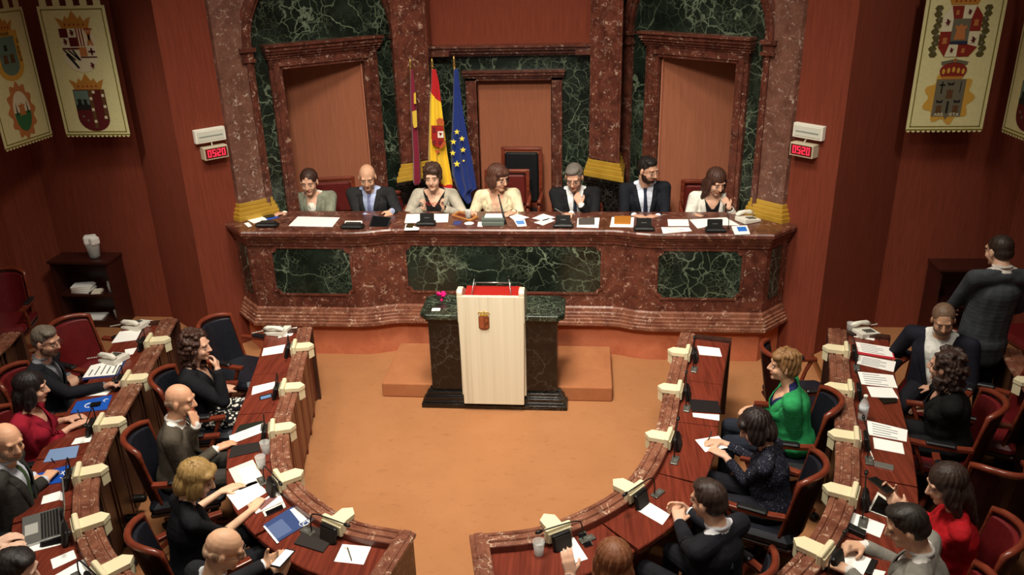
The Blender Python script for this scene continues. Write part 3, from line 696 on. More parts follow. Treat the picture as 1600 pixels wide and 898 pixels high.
def make_dais_chair(leather, top=.95, w_=.48):
    root = thing('armchair', 'x', 'chair')
    g = MB(); g.bbox((0, .0, .43), (w_, .48, .10), .03); obj('seat', g, leather, root)
    g = MB(); 
    for sx in (-1, 1): g.box((sx*(w_/2-.005), -.245, top/2+.18), (.04, .035, top-.36+.0)); 
    g.bbox((0, -.25, top-.02), (w_+.02, .042, .05), .012); g.box((0, -.245, .50), (w_, .035, .06)); bevel(obj('back_frame', g, 'chair_wood', root), .005)
    g = MB(); g.bbox((0, -.235, (top+.53)/2-.02), (w_-.06, .05, top-.60), .018); obj('backrest', g, leather, root)
    for sx in (-1, 1):
        g = MB(); g.tube([(sx*(w_/2+.01), -.23, .70), (sx*(w_/2+.03), 0, .69), (sx*(w_/2+.02), .20, .66)], [.018, .022, .026], 8)
        g.tube([(sx*(w_/2+.02), .17, .65), (sx*(w_/2+.005), .14, .42)], [.018, .02], 8); obj('armrest', g, 'chair_wood', root)
        for sy in (-1, 1):
            g = MB(); g.tube([(sx*(w_/2-.03), sy*.21, .39), (sx*(w_/2-.025), sy*.225, .0)], [.026, .016], 8); obj('leg', g, 'chair_wood', root)
    return root
_ch = {}
def chair(kind, x, y, z, face, label, group=None):
    rz = math.atan2(face[1], face[0])-PI/2
    if kind not in _ch:
        o = {'black': lambda: make_office_chair('navy_leather'), 'red': lambda: make_office_chair('red_leather'),
             'dred': lambda: make_dais_chair('dark_red_leather'), 'low': lambda: make_dais_chair('dark_red_leather', .80, .46), 'tall': lambda: make_dais_chair('black_leather', 1.19, .45)}[kind]()
        _ch[kind] = o; o.location = (x, y, z); o.rotation_euler = (0, 0, rz); o['label'] = label
        if group: o['group'] = group
    else: o = dup(_ch[kind], (x, y, z), rz, label, group)
    return o
# ================================================================ PEOPLE
from mathutils.bvhtree import BVHTree
def hair_mat(c, c2):
    key = 'hair_%d_%d_%d' % c
    if key in M: return key
    k = NT(key, .5, .3); f = k.noise(1, k.mp((60, 60, 9)), 3, .6); k.col(k.ramp(f, [(.35, c), (.7, c2)])); k.bump(f, .5, .006); M[key] = k.m; return key
def fabric(c, pat=None):
    key = 'fabric_%d_%d_%d' % c+(pat or '')
    if key in M: return key
    k = NT(key, .85, .15); a = tuple(max(0, int(v*.86)) for v in c); b = tuple(min(255, int(v*1.1+3)) for v in c)
    if pat == 'print':
        v = k.voro(38, k.warp(20, .03), 'F1'); k.col(k.ramp(v, [(.32, (226, 220, 210)), (.40, c)], 'CONSTANT'))
    elif pat == 'speck':
        v = k.noise(110, detail=1); k.col(k.ramp(v, [(.62, c), (.69, (112, 112, 120))]))
    else: k.col(k.ramp(k.noise(9, k.warp(5, .3), 3), [(.3, a), (.7, b)]))
    k.bump(k.noise(14, k.warp(6, .35), 3), .35, .012); M[key] = k.m; return key
def skin(c):
    c = (min(255, c[0]+14), min(255, c[1]+20), min(255, c[2]+24))
    key = 'skin_%d_%d_%d' % c
    if key in M: return key
    k = NT(key, .5, .35); b = tuple(int(v*.93) for v in c); k.col(k.ramp(k.noise(14), [(.3, b), (.7, c)]))
    k.b.inputs['Subsurface Weight'].default_value = .08; k.b.inputs['Subsurface Radius'].default_value = (.02, .008, .004); M[key] = k.m; return key
def capsule_into(g, a, b, ra, rb, n=12):
    a, b = Vector(a), Vector(b); d = b-a; L = d.length
    if L < 1e-5: g.ell(a, (ra, ra, ra), None, n, 8); return
    q = d.to_track_quat('Z', 'Y').to_matrix().to_4x4(); prof = []
    for k in range(1, 5): t = PI/2*(k/5); prof.append((ra*math.sin(t), -ra*math.cos(t)))
    prof.append((ra, 0)); prof.append((rb, L))
    for k in range(4, 0, -1): t = PI/2*(k/5); prof.append((rb*math.sin(t), L+rb*math.cos(t)))
    g.lathe(prof, a, n, M_=q)
class Body:
    def __init__(s): s.p = []
    def cap(s, a, b, ra, rb, mat=0): s.p.append(('c', Vector(a), Vector(b), ra, rb, mat))
    def ell(s, c, r, mt=None, mat=0): s.p.append(('e', Vector(c), r, mt if mt is not None else Matrix.Identity(3), None, mat))
    def mesh(s, voxel, smooth=2, sf=.5):
        g = MB()
        for q in s.p:
            if q[0] == 'c': capsule_into(g, q[1], q[2], q[3], q[4])
            else: g.ell(q[1], q[2], q[3].to_4x4(), 14, 10)
        me = bpy.data.meshes.new('tmp'); me.from_pydata(g.v, [], g.f); o = bpy.data.objects.new('tmp', me); COL.objects.link(o)
        m = o.modifiers.new('r', 'REMESH'); m.mode = 'VOXEL'; m.voxel_size = voxel; m.adaptivity = 0
        if smooth: k = o.modifiers.new('s', 'SMOOTH'); k.iterations = smooth; k.factor = sf
        dg = bpy.context.evaluated_depsgraph_get(); ev = o.evaluated_get(dg); out = bpy.data.meshes.new_from_object(ev)
        bpy.data.objects.remove(o); bpy.data.meshes.remove(me); return out
    def mats(s, me):
        n = len(me.polygons); c = np.empty(n*3); me.polygons.foreach_get('center', c); c = c.reshape(-1, 3)
        best = np.full(n, 9.); idx = np.zeros(n, int)
        for q in s.p:
            if q[0] == 'c':
                a, b = np.array(q[1]), np.array(q[2]); d = b-a; L = d@d+1e-12; t = np.clip(((c-a)@d)/L, 0, 1)
                dist = np.linalg.norm(c-a-t[:, None]*d, axis=1)-(q[3]+(q[4]-q[3])*t)
            else:
                mt = np.array(q[3]); l = (c-np.array(q[1])) @ mt; r = np.array(q[2]); k = np.linalg.norm(l/r, axis=1); dist = (k-1)*r.min()
            m_ = dist < best; best[m_] = dist[m_]; idx[m_] = q[5]
        return idx, c
def finish(me, name, mats, parent, idx=None, smooth=True):
    for m in mats: me.materials.append(M[m] if isinstance(m, str) else m)
    if idx is not None: me.polygons.foreach_set('material_index', idx.astype(np.int32))
    else: me.polygons.foreach_set('material_index', np.zeros(len(me.polygons), np.int32))
    me.polygons.foreach_set('use_smooth', np.ones(len(me.polygons), bool) if smooth else np.zeros(len(me.polygons), bool)); me.name = name
    o = bpy.data.objects.new(name, me); COL.objects.link(o); o.parent = parent; return o
def basis3(x, y, z): return Matrix(((x.x, y.x, z.x), (x.y, y.y, z.y), (x.z, y.z, z.z)))
def hand(B, W, d, n, side, curl=.5, sc_=1.0, mat=0, spread=1.0, poses=None):
    d = d.normalized(); n = (n-d*n.dot(d)).normalized(); l = d.cross(n)*side
    sc_ *= 1.04
    tips = []
    for i, (off, L, r) in enumerate(((.029, .070, .0088), (.010, .078, .009), (-.010, .073, .0088), (-.028, .058, .0078))):
        k = W+d*.084*sc_+l*off*sc_; B.cap(W+l*off*.55*sc_, k, .0155*sc_, .0125*sc_, mat)
        dd = (d+l*off*2.2*spread).normalized(); p = k; c = poses[i] if poses else curl*(1+.12*i)
        for j, f in enumerate((.45, .3, .25)):
            ang = c*(.75 if j == 0 else .9)*(j+1)*.62; v = (dd*math.cos(ang)+n*math.sin(ang)); q = p+v*L*f*sc_
            B.cap(p, q, r*sc_*(1-.08*j), r*sc_*(1-.08*(j+1)), mat); p = q
        tips.append(p)
    b = W+d*.022*sc_+l*.022*sc_; v = (d*.62+l*.72+n*.25).normalized(); q = b+v*.045*sc_; B.cap(b, q, .0145*sc_, .0115*sc_, mat)
    v2 = (d*.8+l*.28+n*(.3+curl*.3)).normalized(); B.cap(q, q+v2*.032*sc_, .011*sc_, .009*sc_, mat)
    return tips
def ik(S, T, l1, l2, pole):
    d = T-S; L = min(d.length, l1+l2-.004); u = d.normalized(); T = S+u*L
    a = (l1*l1-l2*l2+L*L)/(2*L); h = math.sqrt(max(0, l1*l1-a*a)); pl = (pole-u*pole.dot(u)).normalized()
    return S+u*a+pl*h, T
def surf_strip(bvh, T0, X, F, U, rows, thick=.004, off=.004):
    # rows: (t_height, x_left, x_right) in torso frame; rays are cast from the front; returns an MB strip
    g = MB(); vs = []
    for (h, xa, xb) in rows:
        for x in (xa, (xa+xb)/2, xb):
            o = T0+U*h+X*x+F*.21; r = bvh.ray_cast(o, -F)
            p = r[0] if r[0] is not None else o-F*.11
            vs.append(p+F*off)
    n = len(rows); fs = []
    for i in range(n-1):
        for k in (0, 1): a = i*3+k; fs.append((a, a+1, a+4, a+3))
    b = len(vs); vs += [v-F*(thick+off) for v in vs]
    fs2 = [tuple(reversed([b+i for i in f])) for f in fs]
    side = []
    for i in range(n-1): side += [(i*3, (i+1)*3, b+(i+1)*3, b+i*3), (i*3+2, b+i*3+2, b+(i+1)*3+2, (i+1)*3+2)]
    side += [(0, b, b+1, 1), (1, b+1, b+2, 2)]; e = (n-1)*3; side += [(e, e+1, b+e+1, b+e), (e+1, e+2, b+e+2, b+e+1)]
    g.add(vs, fs+fs2+side, 0, True); return g
def person(label, head, pelvis, face, hp=(0, 0, 0), hands=(None, None), floor=0., sex='m', top=(40, 42, 50), shirt=(225, 225, 225), trousers=(30, 30, 34),
           sk=(224, 174, 144), hair=('short', (50, 38, 30)), jacket=True, tie=None, glasses=None, beard=None, sleeve=1.0, curl=(.5, .5), vopen=(.42, .07),
           build=1.0, stand=False, pole=(None, None), palm=(None, None), pattern=None, group=None, scarf=None, legs=True, cuff=None, lapel=True, knee=None, hs=1.0, nk=.012, tpat=None):
    rz = math.atan2(face[1], face[0])-PI/2
    root = thing('person', label, 'person', (pelvis[0], pelvis[1], floor), rz, group)
    Mi = (Matrix.Translation((pelvis[0], pelvis[1], floor)) @ Matrix.Rotation(rz, 4, 'Z')).inverted()
    H = Mi @ Vector(head); Pv = Mi @ Vector(pelvis)
    wsh = (.185 if sex == 'm' else .162)*build
    Rm = (Matrix.Rotation(R(hp[0]), 3, 'Z') @ Matrix.Rotation(R(-hp[1]), 3, 'X') @ Matrix.Rotation(R(hp[2]), 3, 'Y'))
    def hd(x, y, z): return H+Rm @ Vector((x*hs, y*hs, z*hs))
    NB = H+(Rm @ Vector((0, -.03, -.13)))*.6+Vector((0, -.035, -.135))*.55+Vector((0, -.01, -.008+nk))
    SC = NB+Vector((0, -.01, -.048)); U = (SC-Pv).normalized(); X = Vector((1, 0, 0)); X = (X-U*X.dot(U)).normalized(); F = U.cross(X); LT = (SC-Pv).length
    if F.y < 0: F = -F
    mt = basis3(X, F, U)
    B = Body()
    # head
    hs3 = lambda r: tuple(v*hs for v in r)
    B.ell(hd(0, -.016, .030), hs3((.075, .094, .087)), Rm); B.ell(hd(0, .016, -.030), hs3((.062, .070, .083)), Rm)
    B.ell(hd(0, .032, -.074), hs3((.045, .043, .034)), Rm); B.cap(hd(-.008, .066, -.092), hd(.008, .066, -.092), .017*hs, .017*hs)
    B.cap(hd(0, .086, .014), hd(0, .103, -.022), .008*hs, .0125*hs); B.cap(hd(-.010, .090, -.026), hd(.010, .090, -.026), .009*hs, .009*hs)
    B.cap(hd(-.036, .068, .032), hd(.036, .068, .032), .014*hs, .014*hs)
    for q in (-1, 1):
        B.ell(hd(q*.036, .055, -.030), hs3((.024, .024, .028)), Rm); B.ell(hd(q*.077, -.008, -.008), hs3((.010, .019, .031)), Rm @ Matrix.Rotation(R(-q*12), 3, 'Z'))
    B.ell(hd(0, .083, -.055), hs3((.023, .010, .0085)), Rm, 4)
    if beard:
        B.ell(hd(0, .040, -.080), hs3((.053, .047, .037)), Rm, 5); B.ell(hd(0, .079, -.043), hs3((.028, .012, .007)), Rm, 5)
        for q in (-1, 1): B.ell(hd(q*.050, .022, -.058), hs3((.018, .034, .040)), Rm, 5)
    B.cap(hd(0, -.022, -.07), NB+Vector((0, -.005, -.02)), (.057 if sex == 'm' else .047)*hs, .062 if sex == 'm' else .05, 0)
    # torso
    bm = 1
    def tp(x, f, t): return Pv+X*x+F*f+U*(LT*t)
    wd = build*(1 if sex == 'm' else .90)
    B.ell(tp(0, 0, .02), (.165*build, .125*build, .12), mt, 1)
    for k_ in range(13): t_ = .05+k_/12*.6; B.ell(tp(0, .008*math.sin(PI*k_/12), t_), ((.158-.016*math.sin(PI*k_/12)*(1.6 if sex == 'f' else .6))*wd, .118*build, .12), mt, 1); B.ell(tp(0, .015, .32), (.142*wd, .118*build, .15), mt, 1)
    B.ell(tp(0, .005, .68), (.158*wd, .115*build, .16), mt, 1)
    B.cap(tp(-wsh*.88, -.01, .96), tp(wsh*.88, -.01, .96), .056, .056, 1); B.ell(tp(0, -.012, 1.0), (.10*wd, .062, .07), mt, 1)
    B.cap(tp(0, .005, .15), tp(0, .0, .68), .11*wd, .09, 1)
    for q in (-1, 1): B.cap(NB+Vector((q*.02, -.02, -.005)), tp(q*wsh*.72, -.015, .98), .042, .046, 1)
    if sex == 'f':
        for q in (-1, 1): B.ell(tp(q*.07, .085, .66), (.062, .055, .062), mt, 1)
    # arms
    arms = []
    for i, q in enumerate((1, -1)):      # right of the sitter is +x
        S = tp(q*wsh, -.01, .95); hnd = hands[i]
        if hnd is None: T = tp(q*.22, .28, .12); td = Vector((-q*.3, 1, -.2)); pn = Vector((0, 0, -1))
        else:
            T = Mi @ Vector(hnd[0]); td = (Mi.to_3x3() @ (Vector(hnd[1])-Vector(hnd[0]))); pn = Mi.to_3x3() @ Vector(palm[i] if palm[i] else (0, 0, -1))
        pl = Vector(pole[i]) if pole[i] else Vector((q*.30, -.5, -.8))
        pl = (pl if pole[i] is None else pl)
        E, W = ik(S, T, .285*min(1.1, build), .255, pl); arms.append((S, E, W, q)); bare = sleeve
        k1, k2 = (.050, .042) if sex == 'm' else (.043, .036)
        B.cap(S, E, k1*build, k2, 1); 
        em = E.lerp(W, max(0, sleeve)) if sleeve < 1 else W
        if sleeve < 1:
            if sleeve > 0: B.cap(E, em, k2, .036, 1)
            B.cap(em, W, .035 if sex == 'm' else .031, .025 if sex == 'm' else .021, 0)
        else: B.cap(E, W, k2, .028, 1); 
        hand(B, W, td, pn, q, curl[i], 1.0 if sex == 'm' else .92)
    # legs
    if stand:
        for q in (-1, 1):
            hp_ = Pv+Vector((q*.09, 0, -.02)); kn = Vector((q*.10, .02, .50)); an = Vector((q*.11, -.02, .09))
            B.cap(hp_, kn, .088, .062, 2); B.cap(kn, an, .06, .045, 2); B.cap(an+Vector((0, 0, -.04)), an+Vector((0, .16, -.05)), .042, .035, 3)
    else:
        for q in (-1, 1):
            hp_ = Pv+Vector((q*.09, .02, -.02)); ky = .43 if knee is None else knee
            kn = Vector((q*.12, Pv.y+ky, Pv.z-.03)); an = Vector((q*.12, Pv.y+ky+.02, .09))
            B.cap(hp_, kn, .085, .062, 2); B.cap(kn, an, .058, .042, 2); B.cap(an+Vector((0, 0, -.045)), an+Vector((0, .15, -.055)), .038, .032, 3)
    me = B.mesh(.0065, 3, .5); idx, cen = B.mats(me)
    # neckline: skin at the top of the chest for open necks
    l = (cen-np.array(tp(0, 0, 0))); h = l@np.array(U)/LT; xx = l@np.array(X); ff = l@np.array(F)
    if vopen and sex == 'f':
        r_ = (idx == 1) & (h > .80) & (ff > 0) & (np.abs(xx) < (h-.78)*.38); idx[r_] = 0
    tm = fabric(shirt, pattern) if not (jacket is False) else fabric(top, pattern)
    ms = [skin(sk), tm, fabric(trousers, tpat), C_((24, 20, 18), .4), C_((int(sk[0]*.88), int(sk[1]*.70), int(sk[2]*.68))), C_(beard if beard else (60, 50, 45), .85)]
    body = finish(me, 'body', ms, root, idx)
    bvh = BVHTree.FromPolygons([v.co.copy() for v in me.vertices], [tuple(p.vertices) for p in me.polygons])
    # jacket shell
    if jacket is True:
        Jk = Body(); e = .016
        Jk.ell(tp(0, -.005, .0), (.18*build, .14*build, .13), mt); Jk.ell(tp(0, .015, .32), (.158*wd, .134*build, .16), mt); Jk.ell(tp(0, .005, .68), (.173*wd, .131*build, .165), mt)
        Jk.cap(tp(-wsh*.90, -.012, .955), tp(wsh*.90, -.012, .955), .068, .068); Jk.ell(tp(0, -.02, .985), (.11*wd, .066, .06), mt)
        for k_ in range(13): t_ = k_/12*.72; Jk.ell(tp(0, .005+.008*math.sin(PI*k_/12), t_), ((.174-.014*math.sin(PI*k_/12)*(1.5 if sex == 'f' else .6))*wd, .134*build, .13), mt)
        for q in (-1, 1): Jk.cap(NB+Vector((q*.035, -.03, -.02)), tp(q*wsh*.72, -.018, .98), .040, .056)
        if sex == 'f':
            for q in (-1, 1): Jk.ell(tp(q*.07, .085, .66), (.074, .068, .074), mt)
        for (S, E, W, q) in arms:
            Jk.cap(S, E, .064*min(1.1, build), .053, 0); Jk.cap(E, E.lerp(W, .93 if sleeve >= 1 else max(sleeve, .3)), .052, .041, 0)
        if stand:
            for k_ in range(6): Jk.ell(tp(0, -.01, -.04*k_), (.18*build, .142, .12), mt)
        jm = Jk.mesh(.009, 3, .5); bb = bmesh.new(); bb.from_mesh(jm)
        h0, wtop = vopen; h0 *= LT; wt = wtop
        for q in (-1, 1):      # V cut
            a = tp(0, .1, 0)+U*h0; b = tp(q*wt, .1, 1.0); ed = (b-a).normalized(); nn = ed.cross(F).normalized()
            bmesh.ops.bisect_plane(bb, geom=bb.verts[:]+bb.edges[:]+bb.faces[:], plane_co=a, plane_no=nn, dist=1e-5)
        kill = []
        for f in bb.faces:
            cw = f.calc_center_median(); c = cw-tp(0, 0, 0); hh = c.dot(U); fx = c.dot(X); fy = c.dot(F); onarm = False
            for (S, E, W, q) in arms:
                dE = W-E; tt = max(0, min(1, (cw-E).dot(dE)/dE.dot(dE)))
                if (cw-E-dE*tt).length < .062: onarm = True
            if fy > -.01 and not onarm and hh > h0 and abs(fx) < (hh-h0)/(LT-h0)*wt: kill.append(f)
            elif hh > LT*.97 and (Vector(f.calc_center_median())-NB).length < .072: kill.append(f)
        kill = list(set(kill))
        for (S, E, W, q) in arms:
            ee = E.lerp(W, .93 if sleeve >= 1 else max(sleeve, .3)); dd = (W-E).normalized()
            for f in bb.faces:
                c = f.calc_center_median()-ee
                if c.length < .060 and c.dot(dd) > .012 and f not in kill: kill.append(f)
        bmesh.ops.delete(bb, geom=list(set(kill)), context='FACES')
        bb.to_mesh(jm); bb.free(); jbvh = BVHTree.FromPolygons([v.co.copy() for v in jm.vertices], [tuple(p.vertices) for p in jm.polygons])
        jo = finish(jm, 'jacket', [fabric(top)], root); so = jo.modifiers.new('t', 'SOLIDIFY'); so.thickness = .005; so.offset = -1
        if lapel:
            for q in (-1, 1):
                rows = []
                for k in range(9):
                    t = k/8; hh = h0+(LT*.97-h0)*t; w0 = wt*(hh-h0)/(LT-h0); lw = .006+.05*math.sin(PI*min(1, t*.62+.06)); rows.append((hh, q*(w0+.002), q*(w0+lw)))
                g = surf_strip(jbvh, tp(0, 0, 0), X, F, U, rows, .005, .005); local_obj('lapel', g, fabric(tuple(int(v*.92) for v in top)), root)
    # tie
    if tie:
        rows = [(LT*(.30+.68*k/10), -(.030-.017*k/10), (.030-.017*k/10)) for k in range(10)]+[(LT*.985, -.019, .019), (LT*1.02, -.015, .015)]
        g = surf_strip(bvh, tp(0, 0, 0), X, F, U, rows, .006, .006); local_obj('tie', g, fabric(tie), root)
    if jacket is not False and sex == 'm' or cuff:
        g = MB()               # shirt collar and cuffs
        if sex == 'm':
            ring = []
            for k in range(13):
                a = R(-60+300*k/12+0); ring.append(NB+Vector((.066*math.cos(a-PI/2*0), .066*math.sin(a), 0))*1.0)
            # collar opens at the front (+y)
            ring = [NB+Vector((.062*math.sin(R(20+320*k/16)), .060*math.cos(R(20+320*k/16))-.004, .006+.018*(1-abs(k-8)/8))) for k in range(17)]
            g.tube(ring, [.006]+[.010]*15+[.006], 6)
        local_obj('shirt_collar', g, fabric(shirt), root) if sex == 'm' else None
        for (S, E, W, q) in arms:
            if sleeve >= 1:
                g = MB(); a = E.lerp(W, .90); b = E.lerp(W, 1.03); g.tube([a, b], [.036, .034], 12, cap=True); local_obj('shirt_cuff', g, fabric(cuff or shirt), root)
    if scarf:
        g = MB()
        rows = [(LT*(.45+.5*k/8), -(.03+.012*math.sin(k*1.3)), (.03+.012*math.cos(k*1.7))) for k in range(9)]
        g = surf_strip(bvh, tp(0, 0, 0), X, F, U, rows, .014, .014); local_obj('scarf', g, fabric(scarf, 'speck'), root)
    # eyes and brows
    g = MB(); 
    for q in (-1, 1): g.ell(hd(q*.031, .0735, .005), hs3((.0125, .0085, .0055)), Rm.to_4x4(), 10, 8, 0); g.ell(hd(q*.031, .0790, .0045), hs3((.0056, .0042, .0052)), Rm.to_4x4(), 8, 6, 1)
    local_obj('eyes', g, [C_((176, 158, 146), .4), C_((40, 28, 20), .2)], root)
    g = MB(); bc = hair[1] if hair else (120, 100, 85)
    if hair[0] == 'bald': bc = (130, 105, 85)
    for q in (-1, 1): g.tube([hd(q*.014, .082, .027), hd(q*.033, .081, .034), hd(q*.052, .068, .027)], [.0022*hs, .0030*hs, .0015*hs], 6)
    local_obj('eyebrows', g, hair_mat(bc, tuple(min(255, v+20) for v in bc)), root)
    if glasses:
        g = MB()
        for q in (-1, 1):
            pts = [hd(q*.031+.023*math.cos(a), .094, .004+.016*math.sin(a)) for a in [2*PI*k/14 for k in range(15)]]
            g.tube(pts, .0019, 5); g.tube([hd(q*.053, .093, .010), hd(q*.080, .03, .008), hd(q*.081, -.01, .004)], .0019, 5)
        g.tube([hd(-.009, .096, .006), hd(.009, .096, .006)], .0019, 5); local_obj('glasses', g, C_(glasses, .3), root)
    # hair
    Hb = Body(); kd = hair[0]; hc = hair[1]; rnd = random.Random(hash(label) % 1000 if False else sum(map(ord, label)))
    if kd == 'bald':
        for q in (-1, 1): Hb.ell(hd(q*.062, -.035, -.008), hs3((.018, .042, .034)), Rm)
        Hb.ell(hd(0, -.080, -.018), hs3((.062, .030, .038)), Rm)
    elif kd in ('short', 'crop'):
        Hb.ell(hd(0, -.026, .042), hs3((.082, .094, .086)), Rm); Hb.ell(hd(0, -.048, -.008), hs3((.074, .068, .066)), Rm)
        if kd == 'short': Hb.ell(hd(.01, .030, .092), hs3((.060, .045, .030)), Rm); Hb.ell(hd(0, .0, .098), hs3((.066, .06, .030)), Rm)
    elif kd == 'pulled':
        Hb.ell(hd(0, -.024, .038), hs3((.082, .098, .086)), Rm); Hb.ell(hd(0, -.085, .01), hs3((.050, .042, .05)), Rm); Hb.ell(hd(0, -.045, -.01), hs3((.077, .068, .060)), Rm)
    elif kd in ('pixie',):
        Hb.ell(hd(0, -.024, .045), hs3((.088, .098, .092)), Rm); Hb.ell(hd(0, -.048, -.015), hs3((.080, .070, .070)), Rm); Hb.ell(hd(-.02, .045, .085), hs3((.055, .045, .034)), Rm)
        for q in (-1, 1): Hb.ell(hd(q*.075, .004, .01), hs3((.013, .024, .034)), Rm)
        for k in range(26):
            a = rnd.uniform(0, 2*PI); b = rnd.uniform(.3, 1.2); Hb.ell(hd(.078*math.sin(b)*math.cos(a), -.02+.090*math.sin(b)*math.sin(a), .05+.080*math.cos(b)), (.024, .024, .020))
    elif kd == 'bob':
        Hb.ell(hd(0, -.022, .044), hs3((.092, .102, .092)), Rm); Hb.ell(hd(0, -.062, -.035), hs3((.088, .058, .085)), Rm); Hb.ell(hd(-.025, .050, .072), hs3((.055, .040, .034)), Rm)
        Hb.ell(hd(.03, .045, .070), hs3((.050, .036, .032)), Rm)
        for q in (-1, 1): Hb.ell(hd(q*.078, .008, -.025), hs3((.022, .050, .072)), Rm)
    elif kd == 'long':
        L = hair[3] if len(hair) > 3 else .16
        Hb.ell(hd(0, -.022, .042), hs3((.090, .102, .090)), Rm); Hb.ell(hd(0, -.068, -.06), hs3((.092, .055, .10)), Rm)
        for q in (-1, 1):
            Hb.ell(hd(q*.080, .000, -.04), hs3((.022, .052, .085)), Rm); Hb.cap(hd(q*.078, .0, -.07), hd(q*.085, -.01, -.07-L*.8), .034, .024); Hb.cap(hd(q*.045, -.075, -.06), hd(q*.05, -.085, -.10-L), .042, .022)
        Hb.cap(hd(0, -.085, -.05), hd(0, -.095, -.10-L), .048, .026)
    elif kd == 'curly':
        Hb.ell(hd(0, -.03, .04), hs3((.092, .095, .088)), Rm); Hb.ell(hd(0, -.065, -.05), hs3((.098, .062, .10)), Rm)
        for k in range(150):
            u = rnd.uniform(-1, 1); a = rnd.uniform(0, 2*PI); z = u*.15-.02; rr = .105*math.sqrt(max(.15, 1-(u*.82)**2)); x = rr*math.cos(a); y = -.035+rr*math.sin(a)
            if y > .035 and z < .075 and abs(x) < .085: continue
            Hb.ell(hd(x, y, z), (.021, .021, .017))
    if Hb.p:
        hm = Hb.mesh(.0065, 2 if kd != 'curly' else 1, .5)
        co_ = np.empty(len(hm.vertices)*3); hm.vertices.foreach_get('co', co_); co_ = co_.reshape(-1, 3)
        if kd != 'crop' and kd != 'bald':
            hv = np.array(H); rel = co_-hv; ang = np.arctan2(rel[:, 0], rel[:, 1]); rad = np.linalg.norm(rel[:, :2], axis=1)+1e-6
            amp = (.006 if kd in ('bob', 'pixie') else (.0014 if kd == 'short' else .003))*(np.sin(ang*19+rel[:, 2]*40)+.6*np.sin(ang*37+rel[:, 2]*70+1)); yl = rel @ np.array(Rm)[:, 1]; amp = amp*np.clip((.05-yl)/.05, 0, 1); co_[:, :2] += rel[:, :2]/rad[:, None]*amp[:, None]
            hm.vertices.foreach_set('co', co_.reshape(-1))
        finish(hm, 'hair', [hair_mat(hc, hair[2] if len(hair) > 2 and hair[2] else tuple(min(255, int(v*1.35)+8) for v in hc))], root)
    return root, (lambda v: (Mi.inverted() @ Vector(v)))
def local_obj(name, g, mats, parent):
    me = bpy.data.meshes.new(name); me.from_pydata([tuple(v) for v in g.v], [], g.f); me.update()
    me.polygons.foreach_set('material_index', g.mi); me.polygons.foreach_set('use_smooth', g.sm)
    for m in (mats if isinstance(mats, (list, tuple)) else [mats]): me.materials.append(M[m] if isinstance(m, str) else m)
    b = bmesh.new(); b.from_mesh(me); bmesh.ops.recalc_face_normals(b, faces=b.faces); b.to_mesh(me); b.free()
    o = bpy.data.objects.new(name, me); COL.objects.link(o); o.parent = parent; return o
def H3(px, py, z, tx, ty, tz): return (at(px, py, z)+(z,), at(tx, ty, tz)+(tz,))
def HY(px, py, y, tx, ty, ty2):
    a = atY(px, py, y); b = atY(tx, ty, ty2); return ((a[0], y, a[1]), (b[0], ty2, b[1]))
def headY(px, py, y): a = atY(px, py, y); return (a[0], y, a[1])
def headZ(px, py, z): a = at(px, py, z); return (a[0], a[1], z)
# ================================================================ THE SEVEN PEOPLE ON THE DAIS
DF = .62
def dais(px, py, label, dy=0.0, pdx=0.0, **k):
    k.setdefault('hs', 1.14); k['build'] = k.get('build', 1)*1.06
    y = 8.42+dy; h = headY(px, py+1, y); p = (h[0]+pdx, 8.60, 1.075)
    k.setdefault('face', (0, -1)); return person(label, h, p, floor=DF, **k)
dais(483, 283, 'woman in a grey green jacket with white scarf, leftmost on the dais',
     face=(.12, -1), hp=(-4, 16, 0), sex='f', top=(128, 130, 112), shirt=(226, 220, 204), hair=('pulled', (52, 30, 22)), sk=(206, 150, 118), vopen=(.25, .055), scarf=(236, 232, 218), build=1.12,
     hands=(HY(445, 333, 8.20, 432, 334, 8.10), HY(497, 341, 8.10, 488, 347, 8.02)), curl=(.35, .3))
dais(574, 276, 'bald man in a dark suit with pale blue tie holding a tablet on the dais',
     hp=(8, 22, 0), sex='m', top=(40, 40, 42), shirt=(170, 182, 214), tie=(128, 134, 176), hair=('bald', (120, 96, 80)), sk=(206, 150, 114), vopen=(.22, .075), build=1.06,
     hands=(HY(571, 337, 8.17, 579, 345, 8.08), HY(612, 330, 8.17, 604, 342, 8.10)), curl=(.5, .6), palm=((.6, 0, -.8), (-.7, 0, -.7)))
dais(676, 276, 'woman with short brown hair in a pale grey jacket holding red glasses on the dais',
     hp=(0, 8, 0), sex='f', top=(172, 164, 148), shirt=(34, 30, 28), hair=('pixie', (58, 36, 26)), sk=(210, 158, 126), vopen=(.02, .11), build=1.08,
     hands=(HY(662, 326, 8.20, 664, 315, 8.16), HY(694, 325, 8.20, 688, 314, 8.16)), curl=(1.0, 1.0), palm=((-.9, 0, 0), (.9, 0, 0)), pole=((.8, -.1, -.6), (-.8, -.1, -.6)))
dais(779, 277, 'woman in a cream jacket turning her head, in the middle seat of the dais',
     hp=(48, 14, 0), sex='f', top=(222, 206, 172), shirt=(226, 190, 160), hair=('bob', (74, 42, 30)), sk=(206, 150, 116), vopen=(.20, .075), build=1.06, glasses=(50, 36, 30),
     hands=(HY(740, 330, 8.22, 732, 337, 8.10), HY(803, 331, 8.18, 793, 334, 8.10)), curl=(.6, .3))
